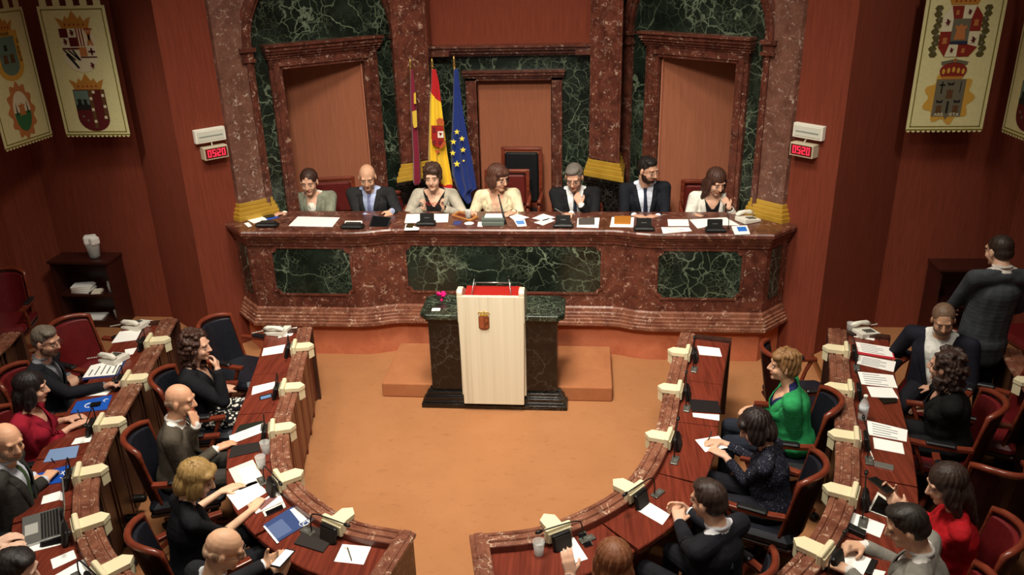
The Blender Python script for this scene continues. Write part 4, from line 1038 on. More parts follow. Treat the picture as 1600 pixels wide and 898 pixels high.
dais(897, 276, 'grey haired man in a black suit resting his chin on his hand on the dais', dy=-.02,
     hp=(-10, 26, 0), sex='m', top=(26, 26, 28), shirt=(226, 226, 226), tie=(48, 52, 66), hair=('short', (96, 88, 80), (140, 132, 122)), sk=(204, 148, 116), vopen=(.16, .085), build=1.08, glasses=(60, 50, 46), pdx=.02,
     hands=(HY(893, 334, 8.15, 881, 336, 8.08), HY(908, 320, 8.24, 900, 304, 8.28)), curl=(.7, .9), palm=((0, 0, -1), (-.2, 1, .2)), pole=(None, (-.5, -.2, -.9)))
dais(1013, 265, 'dark bearded man in a black suit with navy tie looking sideways on the dais', dy=.02,
     hp=(42, 14, 0), sex='m', top=(26, 28, 34), shirt=(206, 212, 226), tie=(38, 44, 62), hair=('short', (22, 17, 15)), sk=(198, 142, 110), vopen=(.16, .085), build=1.05, glasses=(30, 26, 24), beard=(44, 28, 20),
     hands=(HY(991, 337, 8.16, 1003, 338, 8.08), HY(1028, 338, 8.16, 1012, 338, 8.08)), curl=(.5, .5))
dais(1119, 283, 'woman with long brown hair in a white jacket, rightmost on the dais',
     hp=(22, 24, 0), sex='f', top=(236, 230, 218), shirt=(28, 26, 28), hair=('long', (62, 36, 26), None, .15), sk=(206, 152, 120), vopen=(.05, .085), build=1.02, pdx=-.03,
     hands=(HY(1088, 336, 8.18, 1102, 341, 8.10), HY(1139, 324, 8.22, 1131, 309, 8.27)), curl=(.4, 1.0), palm=((0, 0, -1), (-.3, 1, .1)), pole=(None, (-.5, -.2, -.9)), sleeve=.85)
# chairs on the dais
chair('dred', -2.02, 8.74, DF, (.2, -1), 'dark red leather chair behind the woman in the grey green jacket', 'red leather dais chairs')
chair('low', -1.42, 8.70, DF, (0, -1), 'dark red leather chair hidden behind the bald man on the dais', 'red leather dais chairs')
chair('dred', -.83, 8.72, DF-.02, (0, -1), 'dark red leather chair behind the woman holding red glasses', 'red leather dais chairs')
chair('dred', -.06, 8.80, DF+.07, (0, -1), 'red leather chair behind the woman in the cream jacket', 'red leather dais chairs')
chair('tall', .07, 9.15, DF, (-.06, -1), 'tall black leather armchair standing empty against the central cloth panel')
chair('low', .74, 8.70, DF, (0, -1), 'dark red leather chair hidden behind the man resting his chin', 'red leather dais chairs')
chair('low', 1.47, 8.70, DF, (0, -1), 'dark red leather chair hidden behind the bearded man', 'red leather dais chairs')
chair('dred', 2.13, 8.72, DF-.03, (0, -1), 'dark red leather chair behind the woman in the white jacket', 'red leather dais chairs')
# ================================================================ LEFT FRONT ROW
def sit(label, hpx, hz, back, face, fl=0., seat=.50, sd=0.0, **k):
    h = headZ(hpx[0], hpx[1], hz+fl); f = Vector(face).normalized(); sdv = Vector((-f.y, f.x))
    p = (h[0]-f.x*back+sdv.x*sd, h[1]-f.y*back+sdv.y*sd, seat+.07+fl)
    return person(label, h, p, face, floor=fl, **k)
sit('curly dark haired woman in a black jacket with hand at her mouth', (309, 541), 1.16, .10, (.98, .21), hp=(-12, 5, 0), sex='f', top=(24, 24, 28), shirt=(150, 130, 116), trousers=(30, 28, 30), tpat='print',
    hair=('curly', (52, 28, 20)), sk=(206, 150, 120), vopen=(.35, .05), build=1.08, hands=(H3(340, 578, 1.02, 337, 556, 1.10), H3(352, 612, .68, 362, 600, .69)), curl=(.9, .7), palm=((-1, 0, 0), (-.3, 0, -1)), pole=((.2, .1, -1), None), pattern='speck', cuff=(24, 24, 28))
sit('bald man in a grey brown suit with striped tie resting chin on fist', (283, 625), 1.15, .12, (.94, .33), hp=(-16, 10, 0), sex='m', top=(78, 70, 60), shirt=(226, 220, 212), tie=(110, 88, 84), trousers=(60, 56, 52),
    hair=('bald', (110, 86, 70)), sk=(208, 146, 108), vopen=(.25, .08), hands=(H3(337, 702, .745, 354, 694, .745), H3(306, 664, .99, 301, 646, 1.06)), curl=(.3, 1.2), palm=((0, 0, -1), (-1, .2, 0)), pole=(None, (.5, -.2, -.9)))
sit('blonde woman in a black short sleeved dress reading papers', (308, 749), 1.15, .13, (.76, .65), hp=(-26, 26, 0), sex='f', jacket=False, top=(22, 22, 26), trousers=(24, 24, 28), sleeve=.0,
    hair=('bob', (150, 118, 68), (224, 196, 136)), sk=(222, 170, 132), build=1.05, hands=(H3(394, 796, .735, 406, 780, .74), H3(347, 767, .735, 365, 760, .735)), curl=(.4, .2), vopen=None)
sit('bald man in a dark suit looking at his phone at the left front bench', (352, 858), 1.16, .14, (.64, .76), hp=(-34, 24, 0), sex='m', top=(34, 34, 38), shirt=(222, 224, 228), trousers=(30, 30, 34), tie=None,
    hair=('bald', (140, 112, 90)), sk=(214, 158, 118), glasses=(70, 60, 54), vopen=(.2, .09), hands=(H3(437, 902, .72, 441, 888, .77), H3(412, 882, .73, 430, 874, .77)), curl=(.7, .6), palm=((-.2, .8, .3), (.2, -.6, .6)))
# ================================================================ LEFT SECOND ROW
sit('grey haired man with glasses in a black suit reaching over the rail', (73, 533), 1.17, .12, (.98, .2), fl=TIER, hp=(-16, 14, 0), sex='m', top=(28, 28, 32), shirt=(112, 112, 118), tie=(60, 60, 66),
    hair=('short', (92, 82, 70), (138, 126, 110)), sk=(198, 142, 110), glasses=(80, 50, 40), beard=(120, 92, 74), vopen=(.25, .07), hands=(H3(163, 603, .85, 182, 596, .90), H3(107, 588, .84, 117, 594, .85)), curl=(.6, 1.0))
sit('dark haired woman in a crimson pink jacket holding a pen', (50, 606), 1.13, .10, (.97, .26), fl=TIER, hp=(6, 10, 0), sex='f', top=(150, 28, 46), shirt=(120, 22, 40), trousers=(30, 30, 34),
    hair=('long', (24, 17, 16), None, .06), sk=(212, 152, 120), vopen=(.5, .05), sleeve=.72, hands=(H3(109, 668, .84, 126, 660, .85), H3(104, 655, .84, 122, 650, .85)), curl=(.5, .6))
sit('bald man in a dark grey suit with green tie smiling at the left edge', (13, 690), 1.17, .12, (.95, .3), fl=TIER, hp=(-42, 14, 0), sex='m', top=(56, 54, 50), shirt=(200, 204, 214), tie=(66, 84, 56),
    hair=('bald', (120, 100, 84)), sk=(222, 160, 120), beard=(150, 128, 110), vopen=(.2, .085), hands=(H3(70, 750, .85, 88, 728, .86), H3(52, 745, .85, 56, 760, .85)), curl=(1.0, .3), cuff=(214, 218, 228))
sit('person in a white shirt and dark waistcoat mostly outside the left edge', (-80, 818), 1.13, .12, (.9, .42), fl=TIER, hp=(-10, 18, 0), sex='m', jacket=False, top=(214, 220, 226), trousers=(30, 30, 34), tie=(24, 26, 34),
    hair=('short', (40, 32, 26)), hands=(H3(-6, 868, .84, 12, 858, .85), H3(-10, 850, .84, 8, 842, .85)), curl=(.5, .5))
sit('person with dark hair at the bottom left corner', (26, 893), 1.15, .12, (.8, .6), fl=TIER, hp=(-20, 20, 0), sex='m', top=(30, 32, 40), hair=('short', (26, 20, 18)), hands=(None, None))
# ================================================================ RIGHT FRONT ROW
sit('woman with short blonde hair in a bright green jacket', (1224, 571), 1.16, .13, (-.99, .17), hp=(6, 2, 0), sex='f', top=(46, 150, 88), shirt=(36, 40, 84), trousers=(34, 38, 48),
    hair=('pixie', (120, 84, 48), (190, 156, 96)), sk=(206, 150, 116), vopen=(.05, .10), build=1.1, hands=(H3(1182, 636, .62, 1163, 640, .60), H3(1208, 664, .60, 1190, 668, .60)), curl=(.3, .3), knee=.46)
sit('woman with dark hair in a navy blouse writing on a sheet', (1180, 668), 1.10, .16, (-.92, .39), hp=(14, 30, 0), sex='f', jacket=False, top=(30, 30, 42), trousers=(26, 26, 32), pattern='speck', sleeve=.7,
    hair=('bob', (30, 20, 18)), sk=(208, 154, 122), build=1.08, hands=(H3(1126, 690, .735, 1110, 690, .74), H3(1133, 712, .735, 1118, 704, .735)), curl=(.9, .3), vopen=None)
sit('dark haired man in a black suit with clasped hands on the desk', (1106, 782), 1.16, .12, (-.7, .72), hp=(8, 14, 0), sex='m', top=(28, 28, 34), shirt=(214, 214, 218), trousers=(26, 26, 30),
    hair=('short', (44, 30, 24), (80, 62, 50)), sk=(206, 150, 116), vopen=(.35, .05), nk=.025, hands=(H3(1078, 800, .77, 1062, 793, .78), H3(1062, 818, .76, 1060, 800, .79)), curl=(.9, .9), palm=((0, -1, -.2), (0, 1, 0)))
sit('woman with long reddish blonde hair seen from behind at the bottom edge', (957, 874), 1.12, .06, (-.35, .9), hp=(0, 4, 0), sex='f', jacket=False, top=(96, 90, 88), trousers=(40, 36, 36), pattern='speck', sleeve=.9,
    hair=('long', (112, 66, 40), (168, 112, 74), .20), sk=(210, 156, 124), hands=(None, H3(892, 900, .86, 888, 878, .93)), curl=(.4, .4), palm=(None, (-.2, 1, 0)), vopen=None, pole=(None, (-.6, -.3, -.5)))
# ================================================================ RIGHT SECOND ROW
sit('balding man in a navy suit and open white shirt turned from the desk', (1474, 500), 1.17, .10, (-.55, -.8), fl=TIER, hp=(20, 22, 6), sex='m', top=(30, 30, 40), shirt=(224, 222, 214), trousers=(28, 28, 34),
    hair=('crop', (104, 80, 62)), sk=(190, 136, 100), beard=(136, 112, 94), vopen=(.05, .10), build=1.14, sd=.0, hands=(H3(1424, 556, .70, 1434, 574, .66), None), curl=(.6, .5), knee=.46)
sit('woman with curly dark hair in a black coat seen from behind', (1475, 572), 1.14, .12, (-.92, .30), fl=TIER, hp=(-20, 6, 0), sex='f', top=(20, 20, 20), shirt=(30, 26, 26), trousers=(24, 24, 26),
    hair=('curly', (48, 32, 26)), sk=(196, 140, 110), vopen=(.4, .05), build=1.10, hands=(H3(1458, 606, .72, 1441, 604, .70), H3(1440, 640, .62, 1424, 640, .60)), curl=(.8, .4), knee=.46)
sit('woman with long dark hair in a red top holding a phone', (1478, 757), 1.14, .12, (-.95, .30), fl=TIER, hp=(16, 20, 0), sex='f', jacket=False, top=(182, 26, 34), trousers=(26, 26, 30), sleeve=.35,
    hair=('long', (44, 30, 24), (84, 64, 48), .14), sk=(214, 160, 126), build=1.05, vopen=None, hands=(H3(1398, 778, .90, 1382, 762, .96), H3(1410, 800, .88, 1388, 772, .96)), curl=(.7, .8), palm=((0, -1, .2), (0, 1, .2)))
sit('dark haired man in a light grey jacket leaning over his papers', (1416, 823), 1.14, .16, (-.88, .47), fl=TIER, hp=(16, 24, 0), sex='m', top=(128, 124, 116), shirt=(214, 210, 204), trousers=(40, 40, 44),
    hair=('short', (32, 26, 22), (58, 50, 42)), sk=(208, 154, 118), build=1.08, vopen=(.5, .035), nk=.02, hands=(H3(1350, 852, .85, 1334, 852, .86), H3(1326, 892, .85, 1310, 884, .86)), curl=(1.0, .8))
# the man standing behind them
hx = headZ(1560, 392, 1.77)
sx_ = hx[0]+.0; sy_ = hx[1]
person('dark haired man in a grey suit standing with his back to the camera', hx, (sx_, sy_-.03, 1.04), (-.12, 1), floor=TIER, hp=(16, 14, 0), sex='m', stand=True, top=(62, 66, 70), shirt=(214, 206, 196), trousers=(26, 26, 30),
       hair=('crop', (40, 28, 22)), sk=(206, 156, 124), build=1.08, nk=.045, pole=((.45, -.35, -1), (-.45, -.35, -1)),
       hands=(((sx_+.20, sy_+.24, 1.14), (sx_+.10, sy_+.32, 1.16)), ((sx_-.20, sy_+.24, 1.14), (sx_-.10, sy_+.32, 1.16))))
# ================================================================ EMPTY CHAIRS AND CHAIRS UNDER THE SITTERS
def seat_under(name_key, kind, label, back=.0, group=None, z=0.):
    o = PEOPLE[name_key]; f = Vector((-math.sin(o.rotation_euler.z), math.cos(o.rotation_euler.z)))
    chair(kind, o.location.x-f.x*back, o.location.y-f.y*back, o.location.z-.0, (f.x, f.y), label, group)
PEOPLE = {}
for o in [o for o in COL.objects if o.get('category') == 'person']: PEOPLE[o['label']] = o
def PL(s): return [k for k in PEOPLE if s in k][0]
for s, kind, lab in (
    ('curly dark haired woman in a black jacket', 'black', 'dark leather office chair under the curly haired woman on the left front row'),
    ('grey brown suit', 'black', 'dark leather office chair under the bald man in the grey brown suit'),
    ('blonde woman in a black', 'black', 'dark leather office chair behind the blonde woman reading papers'),
    ('looking at his phone', 'black', 'dark leather office chair behind the bald man looking at his phone'),
    ('bright green', 'black', 'dark leather office chair under the woman in the green jacket'),
    ('writing on a sheet', 'black', 'dark leather office chair behind the woman writing on a sheet'),
    ('clasped hands', 'black', 'dark leather office chair behind the man with clasped hands'),
    ('reddish blonde', 'black', 'dark leather office chair of the woman with reddish blonde hair'),
    ('reaching over', 'red', 'red leather office chair under the man reaching over the rail'),
    ('crimson', 'red', 'red leather office chair behind the woman in the pink jacket'),
    ('green tie', 'red', 'red leather office chair under the bald man in the green tie'),
    ('waistcoat', 'red', 'red leather office chair under the person in white at the left edge'),
    ('bottom left corner', 'red', 'red leather office chair at the bottom left corner'),
    ('open white shirt', 'red', 'red leather office chair of the balding man in the open white shirt'),
    ('curly dark hair in a black coat', 'red', 'red leather office chair behind the woman in the black coat'),
    ('red top', 'red', 'red leather office chair behind the woman in the red top'),
    ('light grey jacket leaning', 'red', 'red leather office chair under the man in the light grey jacket')):
    seat_under(PL(s), kind, lab, -.05)
p = at(385, 572, .47); chair('black', p[0]+.0, p[1]-.08, 0, (1, -.28), 'empty dark leather office chair at the far end of the left front row')
chair('black', 2.60, 6.12, 0, (1, .12), 'empty dark leather office chair turned its back to the right front bench')
chair('red', -3.46, 6.10, TIER, (1, -.35), 'empty red leather office chair at the far end of the left second row')
chair('red', 3.78, 5.55, TIER, (-.95, .4), 'empty red leather office chair in front of the standing man')
chair('red', 3.42, 4.62, TIER, (.12, 1), 'empty office chair turned away with its dark wooden back to the camera')
chair('red', -5.02, 7.10, TIER, (.3, -1), 'empty red leather chair by the left wall beside the low cabinet')
chair('red', 4.95, 7.15, TIER, (-1, -.2), 'empty red leather chair by the right wall beyond the standing man')
# ================================================================ FLAT THINGS ON THE DESKS
ZD = {'D': 1.3905, 'F': FDZ+.0005, 'O': ODZ+.0005}
def flat(name, cat, label, surf, pts, mat='paper', th=.0015, lift=0., group=None, bev=False):
    z = ZD[surf]+lift; P = [at(x, y, z) for x, y in pts]; c = sum((Vector(p) for p in P), Vector((0, 0)))/len(P)
    root = bpy.data.objects.new(name, None)
    m = MB(); m.prism([(p[0]-c.x, p[1]-c.y) for p in P], 0, th)
    o = obj(name, m, mat); o.location = (c.x, c.y, z); tag(o, label, cat, group)
    if bev: bevel(o, min(.003, th*.4))
    bpy.data.objects.remove(root); return o
def sub_flat(parent, name, surf, pts, mat, th=.0008, lift=.002):
    z = ZD[surf]+lift; P = [at(x, y, z) for x, y in pts]; L = parent.location
    m = MB(); m.prism([(p[0], p[1]) for p in P], z, z+th); return obj(name, m, mat, parent)
def text_lines(parent, surf, pts, n=5, lift=.0018, mat='ink', frac=.8):
    # printed lines: between the first edge (pts0-pts1) and the last (pts3-pts2)
    z = ZD[surf]+lift; P = [Vector(at(x, y, z)) for x, y in pts]; m = MB()
    for k in range(n):
        t = .15+.7*k/max(1, n-1); a = P[0].lerp(P[3], t); b = P[1].lerp(P[2], t); w_ = (P[3]-P[0])*.018
        a2 = a.lerp(b, .12); b2 = a.lerp(b, .12+frac*(.95 if k % 3 else .7)*.85)
        m.prism([tuple(a2-w_), tuple(b2-w_), tuple(b2+w_), tuple(a2+w_)], z, z+.0004)
    return obj('printed_text', m, mat, parent)
for lab, s, pts in (
    ('blank sheet lying alone on the far desk of the left front bench', 'F', [(412, 544), (446, 538), (442, 551), (409, 556)]),
    ('sheets beside the telephone on the left front bench', 'F', [(434, 528), (456, 524), (464, 511), (446, 514)]),
    ('blank sheet above the blue phone on the left front bench', 'F', [(395, 604), (430, 596), (430, 606), (393, 617)]),
    ('sheet with a pen at the end of the left front bench', 'F', [(535, 850), (580, 854), (568, 882), (522, 877)]),
    ('sheet alone on the far desk of the right front bench', 'F', [(1089, 540), (1124, 544), (1128, 557), (1093, 554)]),
    ('sheet half under the black folder on the right front bench', 'F', [(1082, 645), (1124, 648), (1124, 657), (1083, 651)]),
    ('sheet the woman in the navy blouse writes on', 'F', [(1086, 687), (1123, 681), (1138, 699), (1102, 706)]),
    ('sheet in front of the man with clasped hands', 'F', [(1010, 782), (1047, 804), (1035, 820), (995, 797)]),
    ('sheet by the waving hand at the end of the right front bench', 'F', [(864.5, 849), (896.5, 839), (918.5, 873), (892, 882)]),
    ('sheet held by the blonde woman in the black dress', 'F', [(354, 773), (399, 750), (418, 768), (372, 797)]),
    ('large sheet near the telephone of the left second row', 'O', [(174, 536), (187, 518), (222, 514), (213, 531)]),
    ('sheet under the telephone at the far end of the left second row', 'O', [(204, 513), (220, 499), (241, 501), (236, 509)]),
    ('small card between two telephones on the left second row', 'O', [(195, 546), (214, 543), (208, 553), (196, 556)]),
    ('sheet under the forearm of the man with glasses', 'O', [(115, 620), (168, 606), (176, 608), (166, 617)]),
    ('card beside the light blue folder on the left second row', 'O', [(111, 695), (118, 685), (145, 679), (141, 690)]),
    ('card between the royal blue folder and the laptop', 'O', [(64, 788), (67.5, 775), (100, 765), (98, 779.5)]),
    ('sheet sticking out under the laptop', 'O', [(42, 864), (47, 847), (97, 836), (95, 851)]),
    ('card below the laptop on the left second row', 'O', [(79, 874), (115, 859), (120, 872), (83, 889)]),
    ('sheet cut by the bottom edge on the left second row', 'O', [(85, 899), (131, 873), (144, 891), (132, 905)]),
    ('sheet under the telephone of the right second row', 'O', [(1334, 526), (1338, 512), (1369, 521), (1366, 532)]),
    ('smaller sheet above the dark phone on the right second row', 'O', [(1354, 603.5), (1394, 606), (1404, 622.6), (1361.6, 620)]),
    ('lower of two sheets above the grey plate on the right second row', 'O', [(1364, 683), (1410, 692), (1413.4, 709.6), (1366, 700.6)]),
    ('sheet between the tablet and the black case', 'O', [(1332, 800), (1383, 819.6), (1375, 840), (1323, 819)]),
    ('sheet under the hands of the man in the light grey jacket', 'O', [(1322.6, 857), (1361.4, 873), (1349, 898), (1310.4, 879)]),
    ('sheet corner at the bottom edge beside the man in the light grey jacket', 'O', [(1366, 889), (1384, 893), (1378, 904), (1361, 904)]),
    ('sheets at the left end of the dais by the gold pillar base', 'D', [(384.5, 342.5), (412, 336.5), (434, 339), (396.5, 349)]),
    ('small card at the left end of the dais', 'D', [(381.5, 349), (388, 347), (394, 353), (388, 355)]),
    ('small sheet behind the second black dais console', 'D', [(538, 351), (539.5, 345), (566, 345), (566, 350.5)]),
    ('sheets behind the console of the woman with red glasses', 'D', [(632, 348.5), (635, 334.5), (701, 334), (700, 347)]),
    ('small slip beside the grey central console on the dais', 'D', [(746, 354), (747, 346.5), (754, 347), (754, 354)]),
    ('sheet at the right hand side of the woman in cream', 'D', [(793.5, 337), (805.5, 333.5), (827, 339.5), (805.5, 345.5)]),
    ('upper of two loose sheets left of the man resting his chin', 'D', [(831, 341), (849, 334), (868, 339.5), (850, 345)]),
    ('sheet at the elbow of the bearded man', 'D', [(1043, 342.7), (1075, 342.7), (1077, 353), (1044, 353)]),
    ('pad of paper under the hand of the woman in white on the dais', 'D', [(1077, 343), (1134, 339.5), (1156, 352), (1116, 352), (1090, 357)])):
    flat('sheet_of_paper', 'paper', lab, s, pts, group='loose papers')
for lab, s, pts, n in (
    ('white open document under the hands of the woman in grey green', 'D', [(451, 353), (465.5, 338.5), (531, 340), (519.5, 354.5)], 0),
    ('lower of two loose sheets left of the man resting his chin', 'D', [(834, 347.5), (857.5, 341), (867, 344.5), (848.5, 352)], 3),
    ('printed sheet left of the last dais console', 'D', [(1033, 355), (1076.5, 355), (1081, 361), (1036, 365)], 3),
    ('printed sheet sticking out of the dark folder on the left front bench', 'F', [(358, 681), (411, 661), (413, 674), (360, 694)], 4),
    ('ivory sheet under the blonde woman papers', 'F', [(357, 733), (395, 718), (414, 750), (374, 766)], 0),
    ('white sheet lying on the ivory sheet', 'F', [(372, 734), (398, 726), (410, 748), (382, 757)], 0),
    ('printed document in front of the man with glasses', 'O', [(129, 590), (142, 571), (196, 558), (182, 585)], 5),
    ('printed page below the red folder on the right second row', 'O', [(1342, 554.5), (1400, 565), (1396, 581), (1339, 568)], 7),
    ('printed page above the water bottle', 'O', [(1340, 580.5), (1395.5, 586), (1402.5, 606), (1346, 600)], 5),
    ('printed page right of the water bottle', 'O', [(1354.6, 656.5), (1418, 671.7), (1416.5, 690), (1357, 679)], 5)):
    iv = 'ivory sheet under' in lab
    o = flat('printed_sheet' if n else 'document', 'paper', lab, s, pts, 'paper_ivory' if iv else 'paper', .0015 if iv or n else .003, lift=.003 if 'lying on' in lab else (.0025 if 'sticking' in lab else 0), group='documents')
    if n: text_lines(o, s, pts, n, lift=(.0018 if 'sticking' not in lab else .0044))
# folders and booklets
def folder(label, s, pts, c, th=.005, lift=0., name='folder', cat='folder'):
    return flat(name, cat, label, s, pts, C_(c, .55), th, lift, bev=True)
folder('dark folder under the printed sheet on the left front bench', 'F', [(366, 678), (374, 664), (411, 657), (411, 672)], (34, 36, 28), .002)
folder('dark grey pad beside the two plastic cups', 'F', [(357, 716), (362, 698), (405, 691), (407, 705)], (42, 38, 36), .008, name='writing_pad', cat='pad')
folder('black closed tablet case at the end of the left front bench', 'F', [(480, 821), (528, 833), (505, 864), (459, 850)], (46, 40, 38), .010, name='tablet_case', cat='case')
folder('black folder on the right front bench opposite the green jacket', 'F', [(1075, 624), (1122, 627.5), (1127, 646), (1081, 643)], (30, 26, 26), .008)
folder('dark blue folder under the document of the man with glasses', 'O', [(127, 594), (139, 576), (199, 560), (184, 588)], (44, 50, 96), .0012, -.0012)
bf = folder('blue folder with a white emblem under a phone', 'O', [(110, 646), (120, 628), (176, 617), (167, 640)], (30, 84, 178))
m = MB(); c = Vector(at(140, 634, ODZ)); pts = [(c.x+.032*math.cos(R(a)), c.y+.032*math.sin(R(a)), ODZ+.0062) for a in range(60, 310, 20)]; m.tube(pts, .004, 5)
obj('emblem', m, 'paper', bf)
m = MB(); c = Vector(at(166, 626, ODZ)); pts = [(c.x+.018*math.cos(R(a)), c.y+.018*math.sin(R(a)), ODZ+.0062) for a in range(60, 310, 25)]; m.tube(pts, .003, 5); obj('emblem', m, 'paper', bf)
folder('light blue folder under the microphone of the man in the green tie', 'O', [(67.5, 723), (78, 703), (124, 696), (119, 715)], (120, 146, 186))
bf = folder('royal blue folder under the hands of the man in the green tie', 'O', [(34, 764), (46, 744), (110, 726), (102, 753)], (26, 74, 168))
m = MB()
for a, b in (((95, 742), (103, 736)), ((97, 737), (101, 744)), ((94, 747), (99, 749))): m.tube([at(*a, ODZ)+(ODZ+.006,), at(*b, ODZ)+(ODZ+.006,)], .003, 5)
obj('emblem', m, 'paper', bf)
rf = folder('red folder with a printed page on the right second row', 'O', [(1335, 534), (1393, 543), (1399, 562), (1340.5, 552.5)], (196, 52, 62), .004)
sub_flat(rf, 'page', 'O', [(1337, 534), (1391, 542.5), (1396, 558), (1341, 549)], 'paper', .001, .0042)
text_lines(rf, 'O', [(1337, 534), (1391, 542.5), (1396, 558), (1341, 549)], 5, .0055)
br = folder('dark blue glossy brochure with a white label on the left front bench', 'F', [(411, 821), (471, 783), (496, 810), (433, 848)], (52, 70, 116), .007, name='brochure', cat='brochure')
sub_flat(br, 'white_label', 'F', [(453, 796), (463, 791), (480, 811), (470, 817)], 'paper', .0006, .0072)
sub_flat(br, 'pale_band', 'F', [(414, 826), (440, 810), (457, 828), (431, 843)], C_((86, 102, 142), .5), .0004, .0072)
sub_flat(br, 'page_edge', 'F', [(411, 822), (414, 821), (436, 847), (433, 849)], 'paper', .0006, .0072)
def lay_text(parent, txt, p0, p1, z, size, mat):
    cu = bpy.data.curves.new('lettering', 'FONT'); cu.body = txt; cu.size = size; cu.extrude = .0006; cu.materials.append(M[mat] if isinstance(mat, str) else mat)
    a, b = Vector(at(*p0, z)), Vector(at(*p1, z)); d = b-a; o = bpy.data.objects.new('lettering', cu); COL.objects.link(o)
    L = chain_loc(parent); o.location = (a.x-L.x, a.y-L.y, z-L.z); o.rotation_euler = (0, 0, math.atan2(d.y, d.x)); o.parent = parent
    dg = bpy.context.evaluated_depsgraph_get(); me = bpy.data.meshes.new_from_object(o.evaluated_get(dg)); me.name = 'lettering'
    n = bpy.data.objects.new('lettering', me); COL.objects.link(n); n.matrix_world = o.matrix_world.copy(); n.parent = parent; n.location = o.location; n.rotation_euler = o.rotation_euler; bpy.data.objects.remove(o); return n
lay_text(br, 'CRM', (476, 822), (491, 812), ZD['F']+.0078, .05, 'paper')
pts = [at(473+5*math.cos(R(a)), 820+3.5*math.sin(R(a)), ZD['F'])+(ZD['F']+.008,) for a in range(30, 300, 20)]; m = MB(); m.tube(pts, .002, 5); obj('logo_ring', m, 'paper', br)
bk = flat('booklet', 'booklet', 'white booklet with a brownish picture under the blonde woman hand', 'F', [(394, 794), (435, 765), (443, 784), (400, 803)], 'paper', .005)
sub_flat(bk, 'picture', 'F', [(402, 790), (428, 772), (434, 776), (408, 797)], C_((134, 92, 88)), .0006, .0052)
bk = flat('booklet', 'booklet', 'white booklet with a blue cover square at the right end of the dais', 'D', [(1142.5, 354.4), (1167, 353), (1172, 366), (1148, 367)], 'paper', .008)
sub_flat(bk, 'cover_square', 'D', [(1151, 354.5), (1165, 354), (1168, 361), (1154, 361.5)], C_((44, 110, 200)), .0006, .0082)
bk = flat('leaflet', 'leaflet', 'pale blue leaflet in front of the woman in cream', 'D', [(803, 344), (820, 343), (823, 353), (808.5, 354)], 'paper', .003)
sub_flat(bk, 'cover_square', 'D', [(805, 345), (818, 344.3), (820, 350), (809, 350.8)], C_((92, 142, 206)), .0006, .0032)
folder('small blue card on the dais left of the coaster', 'D', [(707, 351), (711, 345), (722, 346), (718.5, 351.5)], (58, 66, 120), .003, name='card', cat='card')
folder('blue card under the phone at the left end of the dais', 'D', [(414.5, 341), (430, 336.5), (437, 339.5), (419, 344)], (50, 84, 170), .002, .0018, name='card', cat='card')
sh = flat('sheet_of_paper', 'paper', 'sheet under the grey notebook in front of the man resting his chin', 'D', [(901, 355), (902.5, 341), (937, 340), (935, 356)], group='loose papers')
folder('grey notebook in front of the man resting his chin', 'D', [(904, 342.5), (929, 340), (929, 351), (904, 351.5)], (84, 76, 72), .010, .0018, name='notebook', cat='notebook')
sh = flat('sheet_of_paper', 'paper', 'sheet under the tan notebook of the bearded man', 'D', [(953, 354.5), (956, 339), (991, 339.5), (989.5, 355)], group='loose papers')
folder('tan leather notebook beside the bearded man', 'D', [(960, 339), (986, 339), (985, 350.5), (959.5, 350)], (176, 112, 40), .014, .0018, name='notebook', cat='notebook')
m = MB(); c = at(733, 349, 1.39); m.lathe([(.048, 0), (.048, .003), (.046, .004)], (c[0], c[1], 1.3905), 24); tag(obj('coaster', m, 'paper'), 'round white coaster on the dais in front of the wooden tray', 'coaster')
def screen_thing(name, cat, label, s, pts, body, glass, lift=0., th=.008, ins=.12, scr_mat=None):
    o = flat(name, cat, label, s, pts, body, th, lift, bev=True); P = [Vector(p) for p in pts]; c = sum(P, Vector((0, 0)))/4
    sub_flat(o, 'screen', s, [tuple(p.lerp(c, ins)) for p in P], scr_mat or glass, .0005, lift+th); return o
glass_b = plain('black_glass', (14, 14, 16), .12, .5)
blue_scr = C_((96, 130, 170), .2)
screen_thing('smartphone', 'phone', 'phone with a lit blue screen on the left front bench', 'F', [(405, 620), (425, 614.5), (425.5, 620), (406, 625)], 'black_plastic', glass_b, 0, .008, .18, blue_scr)
screen_thing('smartphone', 'phone', 'white phone with black screen beside the blue brochure', 'F', [(410, 800), (444, 785), (447, 793), (414, 808)], 'white_plastic', glass_b, 0, .008, .22)
screen_thing('smartphone', 'phone', 'dark phone beside the sheet at the end of the right front bench', 'F', [(901, 834), (915, 830), (927, 852), (914, 856)], 'grey_metal', glass_b)
screen_thing('smartphone', 'phone', 'black phone lying on the blue folder with the emblem', 'O', [(142, 630), (159, 627.5), (157, 633), (140, 636)], 'black_plastic', glass_b, .006)
screen_thing('smartphone', 'phone', 'black phone beside the laptop', 'O', [(62, 855), (64, 845), (97, 838), (97, 847)], 'black_plastic', glass_b, .002)
screen_thing('smartphone', 'phone', 'black phone beside the printed page above the bottle', 'O', [(1372, 622), (1401, 622.5), (1402.5, 628.5), (1380, 631)], 'black_plastic', glass_b)
screen_thing('smartphone', 'phone', 'black phone on the dais by the hand of the woman in grey green', 'D', [(410, 338.5), (425, 335), (431, 337.5), (417, 340)], 'black_plastic', glass_b, .004)
screen_thing('smartphone', 'phone', 'phone on a white card left of the console of the woman with red glasses', 'D', [(634, 355), (637, 349.5), (647, 350), (645, 355.5)], 'black_plastic', glass_b, .002)
flat('card', 'card', 'white card under the phone at the dais edge', 'D', [(631.5, 360), (634, 350), (655.5, 356), (654, 359.5)])
